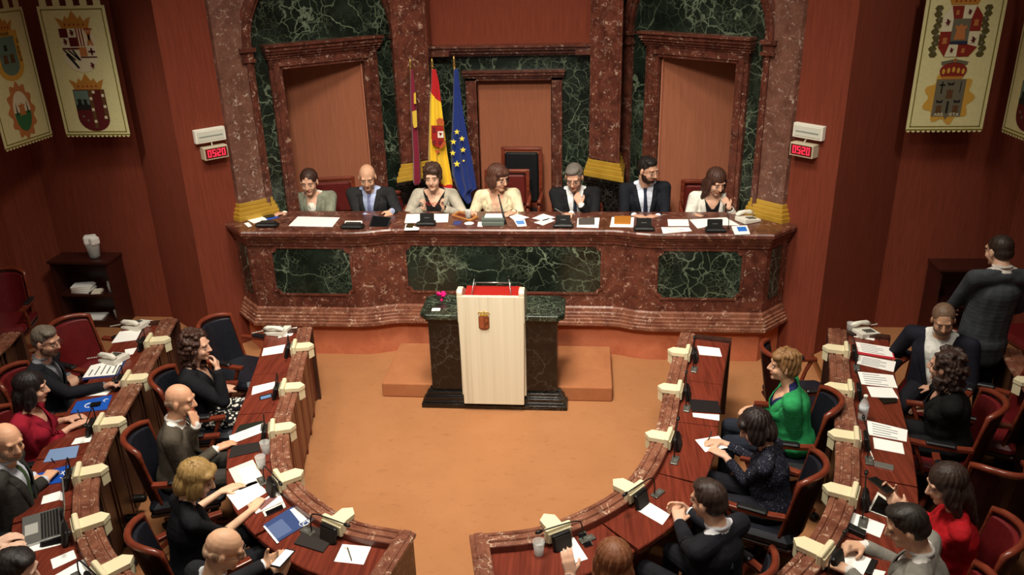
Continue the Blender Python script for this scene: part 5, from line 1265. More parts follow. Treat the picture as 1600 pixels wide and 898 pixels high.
screen_thing('tablet', 'tablet', 'white tablet with black screen on the right second row', 'O', [(1371, 769), (1402, 791), (1390, 811), (1356, 798)], 'white_plastic', glass_b, 0, .008, .17)
flat('data_plate', 'plate', 'brushed grey plate set in the right second row desk', 'O', [(1365, 720), (1396.6, 727.4), (1396, 735.4), (1366, 728)], 'steel', .006, bev=True)
flat('glasses_case', 'case', 'black case below the blank sheet on the right second row', 'O', [(1320, 829), (1324, 821), (1353, 835), (1350.5, 843)], 'black_plastic', .03, bev=True)
flat('tablet_case', 'case', 'black tablet case half hidden under the man in the light grey jacket', 'O', [(1361.5, 874), (1372, 877), (1361, 899), (1350.5, 896)], 'black_plastic', .012, bev=True)
def pen(label, s, a, b, lift=.003, c='black_plastic', z=None, r=.004):
    A = Vector(at(*a, ZD[s]+lift)+(ZD[s]+lift+r,)); Bv = Vector(at(*b, ZD[s]+lift)+(ZD[s]+lift+r,)); m = MB()
    m.tube([A, A.lerp(Bv, .06), A.lerp(Bv, .92), Bv], [r*.6, r, r, r*.25], 8); return tag(obj('pen', m, c), label, 'pen')
pen('grey pen on the sheet at the end of the left front bench', 'F', (543, 856), (550, 877), .002, 'grey_metal')
pen('white pen pointing at the grey plate on the right second row', 'O', (1358.5, 702), (1365, 719), .001, 'white_plastic')
pen('short brown pen beside the rail of the right second row', 'O', (1348, 700), (1347.6, 716), .001, C_((120, 60, 40)))
# plastic cups, bottle, tray, tumbler
def make_cup():
    t = thing('plastic_cup', 'x', 'cup')
    m = MB(); m.lathe([(.026, 0), (.036, .088), (.037, .090), (.0345, .088), (.0245, .003), (0.001, .003)], n=20); obj('cup_wall', m, 'clear_plastic', t)
    m = MB(); m.lathe([(.0243, .003), (.0300, .050)], n=20); obj('water', m, 'water', t); return t
cup0 = make_cup(); first = True
for px, py, s, lab in ((416, 707, 'F', 'clear plastic cup beside the dark grey pad, nearer the printed sheet'), (409, 730, 'F', 'clear plastic cup beside the ivory sheet'),
                       (842, 865, 'F', 'clear plastic cup at the end of the right front bench'), (1328, 519, 'O', 'clear plastic cup at the far end of the right second row'), (732, 343, 'D', 'glass tumbler held over the wooden tray on the dais')):
    x, y = at(px, py, ZD[s])
    if first: cup0.location = (x, y, ZD[s]); cup0['label'] = lab; cup0['group'] = 'clear cups'; first = False
    else: dup(cup0, (x, y, ZD[s]+(.012 if s == 'D' else 0)), 0, lab, 'clear cups')
t = thing('water_bottle', 'clear plastic water bottle with white cap on the right second row', 'bottle', at(1347, 655, ODZ)+(ODZ,))
m = MB(); pr = [(.030, 0), (.032, .01), (.032, .05), (.030, .055), (.032, .06), (.032, .085), (.030, .09), (.032, .095), (.032, .125), (.024, .15), (.013, .168), (.0125, .180)]
m.lathe([(a, b+0) for a, b in pr], t.location, 20); obj('bottle_body', m, 'clear_plastic', t)
m = MB(); m.lathe([(.0325, .062), (.0325, .118)], t.location, 20); obj('label_band', m, C_((196, 200, 204), .5), t)
m = MB(); m.lathe([(.0148, .178), (.0148, .196), (.013, .198)], t.location, 14); obj('cap', m, 'white_plastic', t)
tr = [at(*q, 1.3905) for q in ((706, 338), (717, 332), (747, 340.5), (735, 346.5))]; c = sum((Vector(p) for p in tr), Vector((0, 0)))/4
t = thing('wooden_tray', 'small light wooden tray in front of the woman in cream', 'tray', (c.x, c.y, 1.3905))
m = MB(); m.prism(tr, 1.3905, 1.396); obj('base', m, C_((96, 40, 26)), t)
m = MB(); inn = [tuple(Vector(p).lerp(c, .16)) for p in tr]
for i in range(4): j = (i+1) % 4; m.prism([tr[i], tr[j], inn[j], inn[i]], 1.3905, 1.412)
obj('rim', m, C_((190, 128, 72)), t)
# dais consoles
def make_dc():
    t = thing('dais_console', 'x', 'console')
    m = MB(); m.bbox((0, 0, .013), (.17, .13, .026), .008); m.bbox((0, -.045, .018), (.20, .07, .034), .010); obj('base', m, 'black_plastic', t)
    m = MB(); m.bbox((0, .03, .062), (.145, .022, .085), .006, 0, 0, Matrix.Rotation(R(-12), 4, 'X')); b = obj('upright_panel', m, 'black_plastic', t)
    m = MB(); m.box((0, .0165, .062), (.05, .003, .005), 0, 0, Matrix.Rotation(R(-12), 4, 'X')); obj('badge', m, 'steel', b)
    return t
dc = make_dc(); ff = True
for px, py, lab in ((667, 350, 'black console with upright panel before the woman with red glasses'), (880, 353, 'black console before the man resting his chin'),
                    (1006, 358, 'black console before the bearded man'), (1117, 360, 'black console before the woman in the white jacket')):
    x, y = at(px, py, 1.3905)
    if ff: dc.location = (x, y, 1.3905); dc['label'] = lab; dc['group'] = 'black dais consoles'; ff = False
    else: dup(dc, (x, y, 1.3905), 0, lab, 'black dais consoles')
for px, py, lab in ((418, 353.5, 'low black lump shaped console at the left end of the dais'), (551, 356, 'low black console in front of the bald man on the dais')):
    x, y = at(px, py, 1.3905); t = thing('low_console', lab, 'console', (x, y, 1.3905), 0, 'low black consoles')
    m = MB(); m.bbox((x, y, 1.3905+.019), (.235, .11, .038), .016); obj('base', m, 'black_plastic', t)
    m = MB(); m.bbox((x, y+.02, 1.3905+.042), (.16, .07, .010), .004); obj('panel', m, 'dark_grille', t)
x, y = at(771, 351, 1.3905); t = thing('chair_console', 'grey central console with a long microphone arm before the woman in cream', 'console', (x, y, 1.3905))
m = MB(); m.bbox((x, y, 1.41), (.225, .10, .040), .005); m.bbox((x-.005, y+.03, 1.445), (.235, .10, .032), .005); obj('body', m, 'device_grey', t)
m = MB(); m.prism([(x-.09, y+.01), (x+.10, y+.01), (x+.10, y+.13), (x-.09, y+.13)], 1.4615, 1.466); obj('papers_on_top', m, 'paper', t)
e = atY(779, 305, y+.06); m = MB(); m.tube([(x+.125, y-.01, 1.40), (x+.115, y, 1.43), (e[0], y+.06, e[1])], [.013, .012, .006], 8); g = obj('microphone_arm', m, 'black_plastic', t)
m = MB(); m.ell((e[0], y+.06, e[1]), (.009, .009, .012)); obj('microphone_head', m, 'black_plastic', g)
x, y = at(1138, 357, 1.3905); t = thing('stand_microphone', 'thin gooseneck microphone at the right end of the dais', 'microphone', (x, y, 1.3905)); e = atY(1134, 322, y+.02)
m = MB(); m.lathe([(.014, 0), (.014, .012), (.006, .018)], (x, y, 1.3905), 12); obj('socket', m, 'black_plastic', t)
m = MB(); m.tube([(x, y, 1.40), (x, y+.005, 1.48), (e[0], y+.02, e[1])], .0038, 6); obj('gooseneck', m, 'black_plastic', t)
m = MB(); m.tube([(e[0], y+.02, e[1]-.005), (e[0], y+.02, e[1]+.012), (e[0], y+.02, e[1]+.028)], [.006, .010, .006], 8); obj('microphone_head', m, 'black_plastic', t)
# telephones
def make_phone():
    t = thing('telephone', 'x', 'telephone')
    m = MB(); Q = Matrix(((0, 0, 1, 0), (1, 0, 0, 0), (0, 1, 0, 0), (0, 0, 0, 1))); m.prism([(-.10, 0), (.10, 0), (.10, .022), (-.10, .048)], -.075, .085, Q); bevel(obj('base', m, 'white_plastic', t), .004)
    m = MB(); m.tube([(-.055, -.10, .062), (-.055, -.06, .074), (-.055, 0, .080), (-.055, .06, .070), (-.055, .10, .054)], [.016, .024, .017, .022, .016], 10); obj('handset', m, 'white_plastic', t)
    m = MB()
    for i in range(3):
        for j in range(4): m.box((.012+i*.022, .05-j*.026, .031+j*.0033+.0035), (.014, .016, .006))
    obj('keypad', m, 'grey_metal', t)
    m = MB(); pts = [(-.055, .10+.0, .05)]+[(-.055-.008*k/4+.006*math.cos(k*2.2), .11+.007*k, .035-.0015*k+.006*math.sin(k*2.2)) for k in range(16)]; m.tube(pts, .0028, 5); obj('cord', m, 'white_plastic', t); return t
ph = make_phone(); ff = True
for px, py, s, rz, lab in ((434, 520, 'F', 80, 'white telephone at the far end of the left front bench'), (212, 511, 'O', 75, 'white telephone at the far end of the left second row'),
                           (178, 563, 'O', 70, 'white telephone before the man reaching over the rail'), (1350, 521, 'O', -65, 'white telephone at the far end of the right second row'),
                           (1168, 345, 'D', -60, 'white telephone beside the gold pillar base on the dais')):
    x, y = at(px, py, ZD[s])
    if ff: ph.location = (x, y, ZD[s]+.002); ph.rotation_euler = (0, 0, R(rz)); ph['label'] = lab; ph['group'] = 'white telephones'; ff = False
    else: dup(ph, (x, y, ZD[s]+.002), R(rz), lab, 'white telephones')
# laptop
B4 = [Vector(at(*q, ODZ)) for q in ((51, 807), (95, 794), (98, 835), (48, 849))]
t = thing('laptop', 'open silver laptop with black keys on the left second row', 'laptop', (B4[0].x, B4[0].y, ODZ+.002))
a, b, c, d = B4; ux = (c-b).normalized(); uy = (a-b).normalized()    # ux along the hinge, uy towards the sitter
Lh = .31; Ld = .21; o_ = b+ux*.0
Q = Matrix(((ux.x, uy.x, 0, o_.x), (ux.y, uy.y, 0, o_.y), (0, 0, 1, ODZ+.002), (0, 0, 0, 1)))
m = MB(); m.prism([(0, 0), (Lh, 0), (Lh, Ld), (0, Ld)], 0, .014, Q); bevel(obj('base', m, 'steel', t), .003)
m = MB()
for r_ in range(6):
    for k in range(14): m.prism([(.018+k*.0197, .014+r_*.0165), (.034+k*.0197, .014+r_*.0165), (.034+k*.0197, .027+r_*.0165), (.018+k*.0197, .027+r_*.0165)], .014, .0155, Q)
obj('keyboard', m, 'black_plastic', t)
m = MB(); m.prism([(.10, .125), (.21, .125), (.21, .195), (.10, .195)], .014, .0145, Q); obj('trackpad', m, C_((170, 168, 162), .3), t)
Q2 = Q @ Matrix.Translation((0, 0, .012)) @ Matrix.Rotation(R(105), 4, 'X')
m = MB(); m.prism([(0, 0), (Lh, 0), (Lh, .205), (0, .205)], -.004, .004, Q2); lid = bevel(obj('lid', m, 'steel', t), .002)
m = MB(); m.prism([(.012, .012), (Lh-.012, .012), (Lh-.012, .195), (.012, .195)], -.0052, -.004, Q2); obj('screen', m, 'black_glass', lid)
# things held in the hands
def held(name, cat, label, px, py, z, d, up, size, body, scr=None, dirpx=None):
    x, y = at(px, py, z); d = Vector(d).normalized(); n = Vector(up); n = (n-d*n.dot(d)).normalized(); s_ = d.cross(n)
    t = thing(name, label, cat, (x, y, z)); Q = Matrix(((s_.x, d.x, n.x, x), (s_.y, d.y, n.y, y), (s_.z, d.z, n.z, z), (0, 0, 0, 1)))
    m = MB(); m.prism([(-size[0]/2, -size[1]/2), (size[0]/2, -size[1]/2), (size[0]/2, size[1]/2), (-size[0]/2, size[1]/2)], -.004, .004, Q); bevel(obj('body', m, body, t), .002)
    if scr: m = MB(); k = .43; m.prism([(-size[0]*k, -size[1]*k), (size[0]*k, -size[1]*k), (size[0]*k, size[1]*k), (-size[0]*k, size[1]*k)], .004, .0047, Q); obj('screen', m, scr, t)
    return t
held('smartphone', 'phone', 'lit phone in the hands of the bald man on the left front row', 442, 872, .85, (.35, .9, .1), (-.3, -.3, 1), (.072, .14), 'black_plastic', 'phone_screen')
held('smartphone', 'phone', 'black phone held by the woman in the red top', 1377, 757, .99, (-.5, .8, .1), (.35, -.35, .8), (.07, .14), 'black_plastic', 'black_glass')
x, z = atY(594, 344, 8.10); t = held('tablet', 'tablet', 'black tablet held by the bald man on the dais', 594, 347, 1.42, (.1, .8, .5), (0, -.7, .7), (.20, .15), 'black_plastic', 'black_glass')
x, z = atY(675, 318, 8.14); t = thing('eyeglasses', 'red framed glasses held by the woman in pale grey on the dais', 'glasses', (x, 8.13, z)); m = MB()
for q in (-1, 1):
    m.tube([(x+q*.03+.02*math.cos(a), 8.13, z+.014*math.sin(a)) for a in [2*PI*k/12 for k in range(13)]], .0025, 5); m.tube([(x+q*.05, 8.13, z+.005), (x+q*.085, 8.14, z+.004)], .002, 5)
m.tube([(x-.012, 8.13, z+.005), (x+.012, 8.13, z+.005)], .0025, 5); obj('frame', m, C_((170, 30, 34), .3), t)
def hpen(label, p0, p1, c='black_plastic'):
    m = MB(); a, b = Vector(p0), Vector(p1); m.tube([a, a.lerp(b, .1), a.lerp(b, .9), b], [.002, .0042, .0042, .003], 8); tag(obj('pen', m, c), label, 'pen')
hpen('dark pen in the hand of the woman writing', at(1104, 694, .724)+(.724,), at(1113, 672, .80)+(.80,))
hpen('pen in the hand of the woman in the pink jacket', at(128, 656, .845)+(.845,), at(121, 640, .89)+(.89,))
hpen('pen in the hand of the man in the green tie', at(86, 724, .85)+(.85,), at(80, 716, .92)+(.92,))
a = atY(884, 336, 8.08); b = atY(866, 325, 8.12); hpen('pen in the hand of the man resting his chin', (a[0], 8.08, a[1]), (b[0], 8.12, b[1]), 'grey_metal')
# ================================================================ BANNERS
BW, BH = .69, 1.26
def banner(name, label, P0, P1, ztop, crests):
    # P0->P1: plan line, left to right as seen from the room
    Q = vert_frame(P0, P1, ztop-BH); root = thing('heraldic_banner', label, 'banner', (P0[0], P0[1], ztop-BH))
    def pr(pts, d0, d1, name, mat, parent=root):
        m = MB()
        for p in (pts if isinstance(pts[0][0], (tuple, list)) else [pts]): m.prism(p, d0, d1, Q)
        return obj(name, m, mat, parent)
    W, Hh = BW, BH
    pr([(0, 0), (W, 0), (W, Hh), (0, Hh)], 0, .006, 'cloth', 'banner_cloth')
    b = .028; w_ = .010
    pr([[(b, b), (b+w_, b), (b+w_, Hh-b), (b, Hh-b)], [(W-b-w_, b), (W-b, b), (W-b, Hh-b), (W-b-w_, Hh-b)], [(b, b), (W-b, b), (W-b, b+w_), (b, b+w_)], [(b, Hh-b-w_), (W-b, Hh-b-w_), (W-b, Hh-b), (b, Hh-b)]], .006, .008, 'border_line', 'banner_border')
    n = 15; pr([[(W*k/n+.002+.018*math.cos(R(a))+W/n/2-.002, -.002+.020*math.sin(R(a))) for a in range(180, 361, 30)] for k in range(n)], 0, .007, 'scalloped_hem', 'banner_cloth')
    pr([(0, -.002), (W, -.002), (W, .010), (0, .010)], .006, .009, 'hem_band', 'banner_border')
    for k in range(5): pr([(W*(k+.5)/5-.035, Hh), (W*(k+.5)/5+.035, Hh), (W*(k+.5)/5+.035, Hh+.09), (W*(k+.5)/5-.035, Hh+.09)], 0, .006, 'hanging_tab', 'banner_cloth')
    m = MB(); m.tube([Q @ Vector((-.06, Hh+.09, .003)), Q @ Vector((W+.06, Hh+.09, .003))], .014, 8); obj('rod', m, 'chair_wood', root)
    for fn, cx, top, s in crests: fn(pr, cx, top, s)
    return root
CG = {k: C_(v, .8) for k, v in dict(gold=(178, 122, 50), ogold=(198, 152, 62), red=(128, 40, 28), dred=(86, 26, 26), white=(214, 204, 170), black=(34, 34, 28), grey=(104, 98, 80), teal=(96, 118, 104), green=(54, 104, 62), brown=(92, 62, 34), olive=(84, 76, 40), orange=(178, 112, 62)).items()}
def crown(pr, cx, y, w, h, mat='gold', open_=True):
    pts = [(cx-w*.38, y)]
    prof = [(-.38, 0), (-.50, .62), (-.36, .50), (-.30, .38), (-.22, .70), (-.14, .52), (0, 1.0), (.14, .52), (.22, .70), (.30, .38), (.36, .50), (.50, .62), (.38, 0)]
    pr([(cx+a*w, y+b*h) for a, b in prof], .006, .010, 'crown', CG[mat])
    pr([[(cx+k*w*.13-.010, y+h*.16), (cx+k*w*.13+.010, y+h*.16), (cx+k*w*.13, y+h*.30)] for k in (-2, -1, 0, 1, 2)], .010, .012, 'crown_gems', CG['red'])
def shield_pts(cx, top, w, h, point=True):
    b = top-h; r = w*.5; pts = [(cx-w/2, top), (cx+w/2, top)]; pts += [(cx+r*math.cos(R(a)), b+r*.8+r*.8*math.sin(R(a))) for a in range(0, -181, -15)]
    return pts
def lion(cx, cy, s): return [(cx-.5*s, cy-.9*s), (cx-.1*s, cy-.3*s), (cx-.7*s, cy), (cx-.2*s, cy+.2*s), (cx-.4*s, cy+.9*s), (cx+.2*s, cy+.8*s), (cx+.4*s, cy+.3*s), (cx+.8*s, cy+.6*s), (cx+.5*s, cy-.1*s), (cx+.3*s, cy-.9*s), (cx+.05*s, cy-.5*s)]
def tower(cx, cy, s): return [(cx-.7*s, cy-s), (cx-.5*s, cy+.3*s), (cx-.7*s, cy+.4*s), (cx-.7*s, cy+.8*s), (cx-.3*s, cy+.6*s), (cx, cy+1.0*s), (cx+.3*s, cy+.6*s), (cx+.7*s, cy+.8*s), (cx+.7*s, cy+.4*s), (cx+.5*s, cy+.3*s), (cx+.7*s, cy-s)]
def rc(x0, y0, x1, y1): return [(x0, y0), (x1, y0), (x1, y1), (x0, y1)]
def crest_quart(pr, cx, top, s):
    w, h = .34*s, .42*s; crown(pr, cx, top+.0, .36*s, .17*s)
    pr(shield_pts(cx, top, w, h), .006, .009, 'shield', CG['white'])
    x0, x1 = cx-w/2, cx+w/2; q = w/4
    pr([rc(x0, top-q, x0+q, top), rc(x0+q, top-2*q, x0+2*q, top-q)], .009, .011, 'red_quarter', CG['dred'])
    pr([rc(x0+2*q+k*q/3, top-2*q, x0+2*q+k*q/3+q/7, top) for k in range(3)]+[rc(x1-q, top-.02, x1, top)], .009, .011, 'stripes', CG['red'])
    pr([lion(x0+q*1.5, top-q*.5, q*.42), lion(x0+q*.5, top-q*1.5, q*.42), lion(x1-q*.8, top-h+q*.75, q*.4)], .011, .013, 'lions', CG['dred'])
    pr([rc(x0, top-2.35*q, cx, top-2.15*q), rc(cx, top-3.3*q, x1, top-3.15*q)], .009, .011, 'bars', CG['dred'])
    pr([[(x1-q*.9, top-q*.1), (x1-q*.6, top-q*.1), (x1-q*.1, top-q*1.9), (x1-q*.4, top-q*1.9)], [(x1-q*.4, top-q*.1), (x1-q*.1, top-q*.1), (x1-q*.6, top-q*1.9), (x1-q*.9, top-q*1.9)]], .010, .012, 'saltire', CG['orange'])
    pr([rc(cx, top-3.1*q, cx+q*.9, top-2.1*q)], .009, .010, 'orange_quarter', CG['orange'])
    pr([rc(x1-q*.62, top-3.0*q, x1-q*.42, top-2.2*q), rc(x1-q*.92, top-2.7*q, x1-q*.12, top-2.5*q)], .011, .013, 'cross', CG['dred'])
    pr([[(x0+k*.045*s, top-2.4*q), (x0+k*.045*s+.022*s, top-2.4*q), (min(cx, x0+k*.045*s+.022*s+.10*s), top-2.4*q-.10*s), (min(cx-.02, x0+k*.045*s+.10*s), top-2.4*q-.10*s)] for k in range(3)]+[[(x0+.02*s, top-2.9*q), (x0+.045*s, top-2.75*q), (cx-.03*s, top-h+.045*s), (cx-.05*s, top-h+.035*s)]], .009, .011, 'diagonal_bars', CG['black'])
def crest_half(pr, cx, top, s):
    w, h = .33*s, .42*s; crown(pr, cx, top, .36*s, .16*s); pr(shield_pts(cx, top, w, h), .006, .009, 'shield', CG['dred'])
    x0, x1 = cx-w/2, cx+w/2
    pr(rc(x0+.006, top-.17*s, cx-.01, top-.01), .009, .010, 'landscape', CG['teal']); pr([tower(x0+.05*s, top-.12*s, .035*s), tower(x0+.11*s, top-.12*s, .03*s), rc(x0+.01, top-.20*s, cx-.01, top-.15*s)], .010, .012, 'castle', CG['black'])
    pr([rc(cx-.004*s, top-.39*s, cx+.030*s, top-.0), rc(x1-.040*s, top-.30*s, x1-.006*s, top-.0)], .009, .010, 'bordure', CG['brown'])
    q = .014*s; pr([rc(a-q, b-q, a+q, b+q) for a, b in ((cx+.05*s, top-.025*s), (cx+.012*s, top-.09*s), (x1-.022*s, top-.06*s), (cx+.012*s, top-.20*s), (x1-.022*s, top-.17*s), (cx+.014*s, top-.32*s), (x1-.035*s, top-.28*s))], .010, .012, 'white_squares', CG['white'])
    pr([[(x0+.06*s+.015*s*math.cos(R(a)), top-.27*s+.012*s*math.sin(R(a))) for a in range(0, 360, 60)], [(x0+.10*s+.012*s*math.cos(R(a)), top-.31*s+.012*s*math.sin(R(a))) for a in range(0, 360, 60)]], .009, .011, 'emblem_marks', CG['grey'])
def crest_text(pr, cx, top, s):
    w, h = .36*s, .46*s; crown(pr, cx, top, .30*s, .15*s)
    pr(shield_pts(cx, top, w, h), .006, .009, 'shield', CG['ogold']); pr(shield_pts(cx, top-.05*s, w*.66, h*.78), .009, .011, 'inner_field', CG['teal'])
    pr([tower(cx-.02*s, top-.15*s, .03*s)], .011, .013, 'tower', CG['black']); pr([tower(cx-.05*s, top-.25*s, .045*s), tower(cx+.04*s, top-.25*s, .045*s)], .011, .013, 'bridge', CG['brown'])
def crest_oval(pr, cx, top, s):
    cy = top-.26*s; pts = [(cx+(.17+.022*math.cos(12*R(a)))*s*math.cos(R(a)), cy+(.26+.022*math.cos(12*R(a)))*s*math.sin(R(a))) for a in range(0, 360, 6)]
    pr(pts, .006, .009, 'scalloped_oval', CG['orange']); ov = lambda k: [(cx+.115*k*s*math.cos(R(a)), cy+.19*k*s*math.sin(R(a))) for a in range(0, 360, 10)]
    pr(ov(1), .009, .011, 'oval_field', CG['white']); pr([(cx+.113*s*math.cos(R(a)), cy-.01+.185*s*math.sin(R(a))) for a in range(180, 361, 10)], .011, .012, 'green_ground', CG['green'])
    pr([tower(cx, cy+.02, .06*s)], .012, .014, 'tower', CG['orange']); pr([[(cx+q*.075*s-.01, cy-.03), (cx+q*.075*s+.01, cy-.03), (cx+q*.075*s, cy+.09)] for q in (-1, 1)], .012, .014, 'cypresses', CG['black'])
def crest_octa(pr, cx, top, s):
    cy = top-.22*s; w = .17*s; h = .22*s
    for q in (-1, 1):
        pr([[(cx+q*(.205*s+.012*s*math.sin(k*1.9))+.038*s*math.cos(R(a)), cy+(-.20+.05*k)*s+.030*s*math.sin(R(a))) for a in range(0, 360, 60)] for k in range(9)], .006, .008, 'laurel', CG['olive'])
        pr([[(cx+q*(.20*s)+.014*s*math.cos(R(a)), cy+(-.17+.07*k)*s+.018*s*math.sin(R(a))) for a in range(0, 360, 90)] for k in range(6)], .008, .010, 'laurel_highlight', CG['grey'])
    O = [(cx-w, cy-h*.62), (cx-w*.62, cy-h), (cx+w*.62, cy-h), (cx+w, cy-h*.62), (cx+w, cy+h*.62), (cx+w*.62, cy+h), (cx-w*.62, cy+h), (cx-w, cy+h*.62)]
    pr(O, .009, .011, 'shield', CG['red']); I = .45
    for F_ in [[(cx-w, cy+0), (cx-w*.45, cy+0), (cx-w*.45, cy+h*.5), (cx-w*.62, cy+h), (cx-w, cy+h*.62)], [(cx, cy+h), (cx+w*.62, cy+h), (cx+w*.45, cy+h*.5), (cx, cy+h*.5)], [(cx+w, cy), (cx+w*.45, cy), (cx+w*.45, cy-h*.5), (cx+w, cy-h*.62)], [(cx, cy-h), (cx-w*.62, cy-h), (cx-w*.45, cy-h*.5), (cx, cy-h*.5)]]: pr(F_, .011, .012, 'white_field', CG['white'])
    pr([lion(cx-w*.72, cy+h*.35, .035*s), lion(cx+w*.3, cy+h*.75, .028*s), lion(cx+w*.72, cy-h*.35, .035*s), lion(cx-w*.3, cy-h*.75, .028*s)], .012, .014, 'lions', CG['dred'])
    pr([tower(cx-w*.72, cy-h*.35, .03*s), tower(cx+w*.72, cy+h*.35, .03*s), tower(cx+w*.3, cy-h*.75, .022*s), tower(cx-w*.3, cy+h*.75, .022*s)], .012, .014, 'castles', CG['orange'])
    pr(rc(cx-w*.45, cy-h*.5, cx+w*.45, cy+h*.5), .012, .014, 'inner_field', CG['grey']); pr([tower(cx, cy+.0, .07*s)], .014, .016, 'tower', CG['orange']); pr(rc(cx-w*.45, cy-h*.5, cx+w*.45, cy-h*.38), .014, .016, 'sea', C_((40, 46, 66)))
    crown(pr, cx, top+.01, .30*s, .15*s); pr([(cx-.12*s, cy-h-.045*s), (cx, cy-h-.02*s), (cx+.12*s, cy-h-.045*s), (cx+.11*s, cy-h-.075*s), (cx, cy-h-.05*s), (cx-.11*s, cy-h-.075*s)], .009, .011, 'ribbon', CG['grey'])
def crest_arch(pr, cx, top, s):
    w, h = .26*s, .34*s
    pts = []
    for k in range(0, 360, 6): r1 = 1+.13*math.cos(R(k)*9); pts.append((cx+w*.80*r1*math.cos(R(k)), top-h*.5+h*.66*r1*math.sin(R(k))))
    pr(pts, .006, .009, 'cartouche', CG['ogold'])
    cr = [(cx+.12*s*math.cos(R(a)), top+.075*s+.075*s*math.sin(R(a))) for a in range(-20, 201, 20)]+[(cx-.085*s, top+.0), (cx+.085*s, top+.0)]
    pr(cr, .008, .011, 'royal_crown', CG['red']); 
    for k in (-2, -1, 0, 1, 2): pr([(cx+k*.043*s+.014*s*math.cos(R(a)), top+.085*s-.008*abs(k)*s+.026*s*math.sin(R(a))) for a in range(0, 360, 45)], .011, .013, 'crown_arch', CG['ogold'])
    pr(rc(cx-.09*s, top+.0, cx+.09*s, top+.025*s), .011, .013, 'crown_band', CG['gold']); pr([rc(cx-.005, top+.15*s, cx+.005, top+.19*s), rc(cx-.015, top+.165*s, cx+.015, top+.175*s)], .011, .013, 'crown_cross', CG['gold'])
    pr([(cx-w/2, top), (cx+w/2, top), (cx+w/2, top-h), (cx+.02, top-h), (cx, top-h-.03*s), (cx-.02, top-h), (cx-w/2, top-h)], .009, .012, 'shield', CG['grey'])
    pr([tower(cx, top-.13*s, .045*s), tower(cx-.075*s, top-.27*s, .04*s), tower(cx+.075*s, top-.27*s, .04*s)], .012, .014, 'towers', CG['brown'])
    pr([rc(cx-.082*s, top-.13*s, cx-.070*s, top-.02*s), rc(cx-.10*s, top-.06*s, cx-.05*s, top-.045*s), rc(cx+.085*s, top-.12*s, cx+.092*s, top-.02*s), rc(cx-.01*s, top-.31*s, cx+.01*s, top-.20*s)]+[[(x-.025*s, y), (x+.025*s, y), (x+.03*s, y+.03*s), (x, y+.015*s), (x-.03*s, y+.03*s)] for x, y in ((cx, top-.055*s), (cx-.078*s, top-.215*s), (cx+.078*s, top-.215*s))], .012, .014, 'black_charges', CG['black'])
def banner_text(root, txt, Q, u, v, size, mat, rz=0):
    cu = bpy.data.curves.new('lettering', 'FONT'); cu.body = txt; cu.size = size; cu.extrude = .0008; cu.align_x = 'CENTER'; cu.align_y = 'CENTER'
    o = bpy.data.objects.new('tmp', cu); COL.objects.link(o); dg = bpy.context.evaluated_depsgraph_get(); me = bpy.data.meshes.new_from_object(o.evaluated_get(dg)); bpy.data.objects.remove(o)
    T = Q @ Matrix.Translation((u, v, .0148)) @ Matrix.Rotation(R(rz), 4, 'Z'); L = root.location
    me.transform(Matrix.Translation(-L) @ T); me.name = 'lettering'; me.materials.clear(); me.materials.append(mat); n = bpy.data.objects.new('lettering', me); COL.objects.link(n); n.parent = root
ZT = 3.535
banner('b', 'cream banner with a quartered shield above a castle shield, on the left wall', (-4.52, 8.04), (-3.83, 8.04), ZT, [(crest_quart, .345, 1.26-.21, 1.0), (crest_half, .345, 1.26-.80, 1.0)])
b = banner('b', 'cream banner with a lettered shield above a scalloped oval, at the left edge', (-4.74, 7.38), (-4.70, 8.03), ZT, [(crest_text, .345, 1.26-.20, 1.0), (crest_oval, .345, 1.26-.69, 1.0)])
Q = vert_frame((-4.74, 7.38), (-4.70, 8.03), ZT-BH)
for txt, u, v, rz in (('PASAR', .345, 1.035, 0), ('LA', .505, .96, -88), ('PUENTE', .49, .84, -86), ('DE', .19, .96, 88)): banner_text(b, txt, Q, u, v, .050 if rz == 0 else .04, CG['brown'], rz)
b = banner('b', 'cream banner with an octagonal shield in laurel above a crowned grey shield, on the right wall', (3.83, 8.04), (4.52, 8.04), ZT, [(crest_octa, .335, 1.26-.15, 1.0), (crest_arch, .335, 1.26-.79, 1.0)])
b['label'] = 'cream banner with an octagonal laurel shield above a crowned grey shield, right wall'
Q = vert_frame((3.83, 8.04), (4.52, 8.04), ZT-BH)
for txt, u in (('ARB', .268), ('IETA', .405)): banner_text(b, txt, Q, u, 1.26-1.115, .045, CG['white'])
banner('b', 'cream banner with a red checked shield, at the right edge of the photo', (4.70, 8.03), (4.74, 7.38), ZT, [(crest_quart, .345, 1.26-.21, 1.0), (crest_half, .345, 1.26-.78, 1.0)])
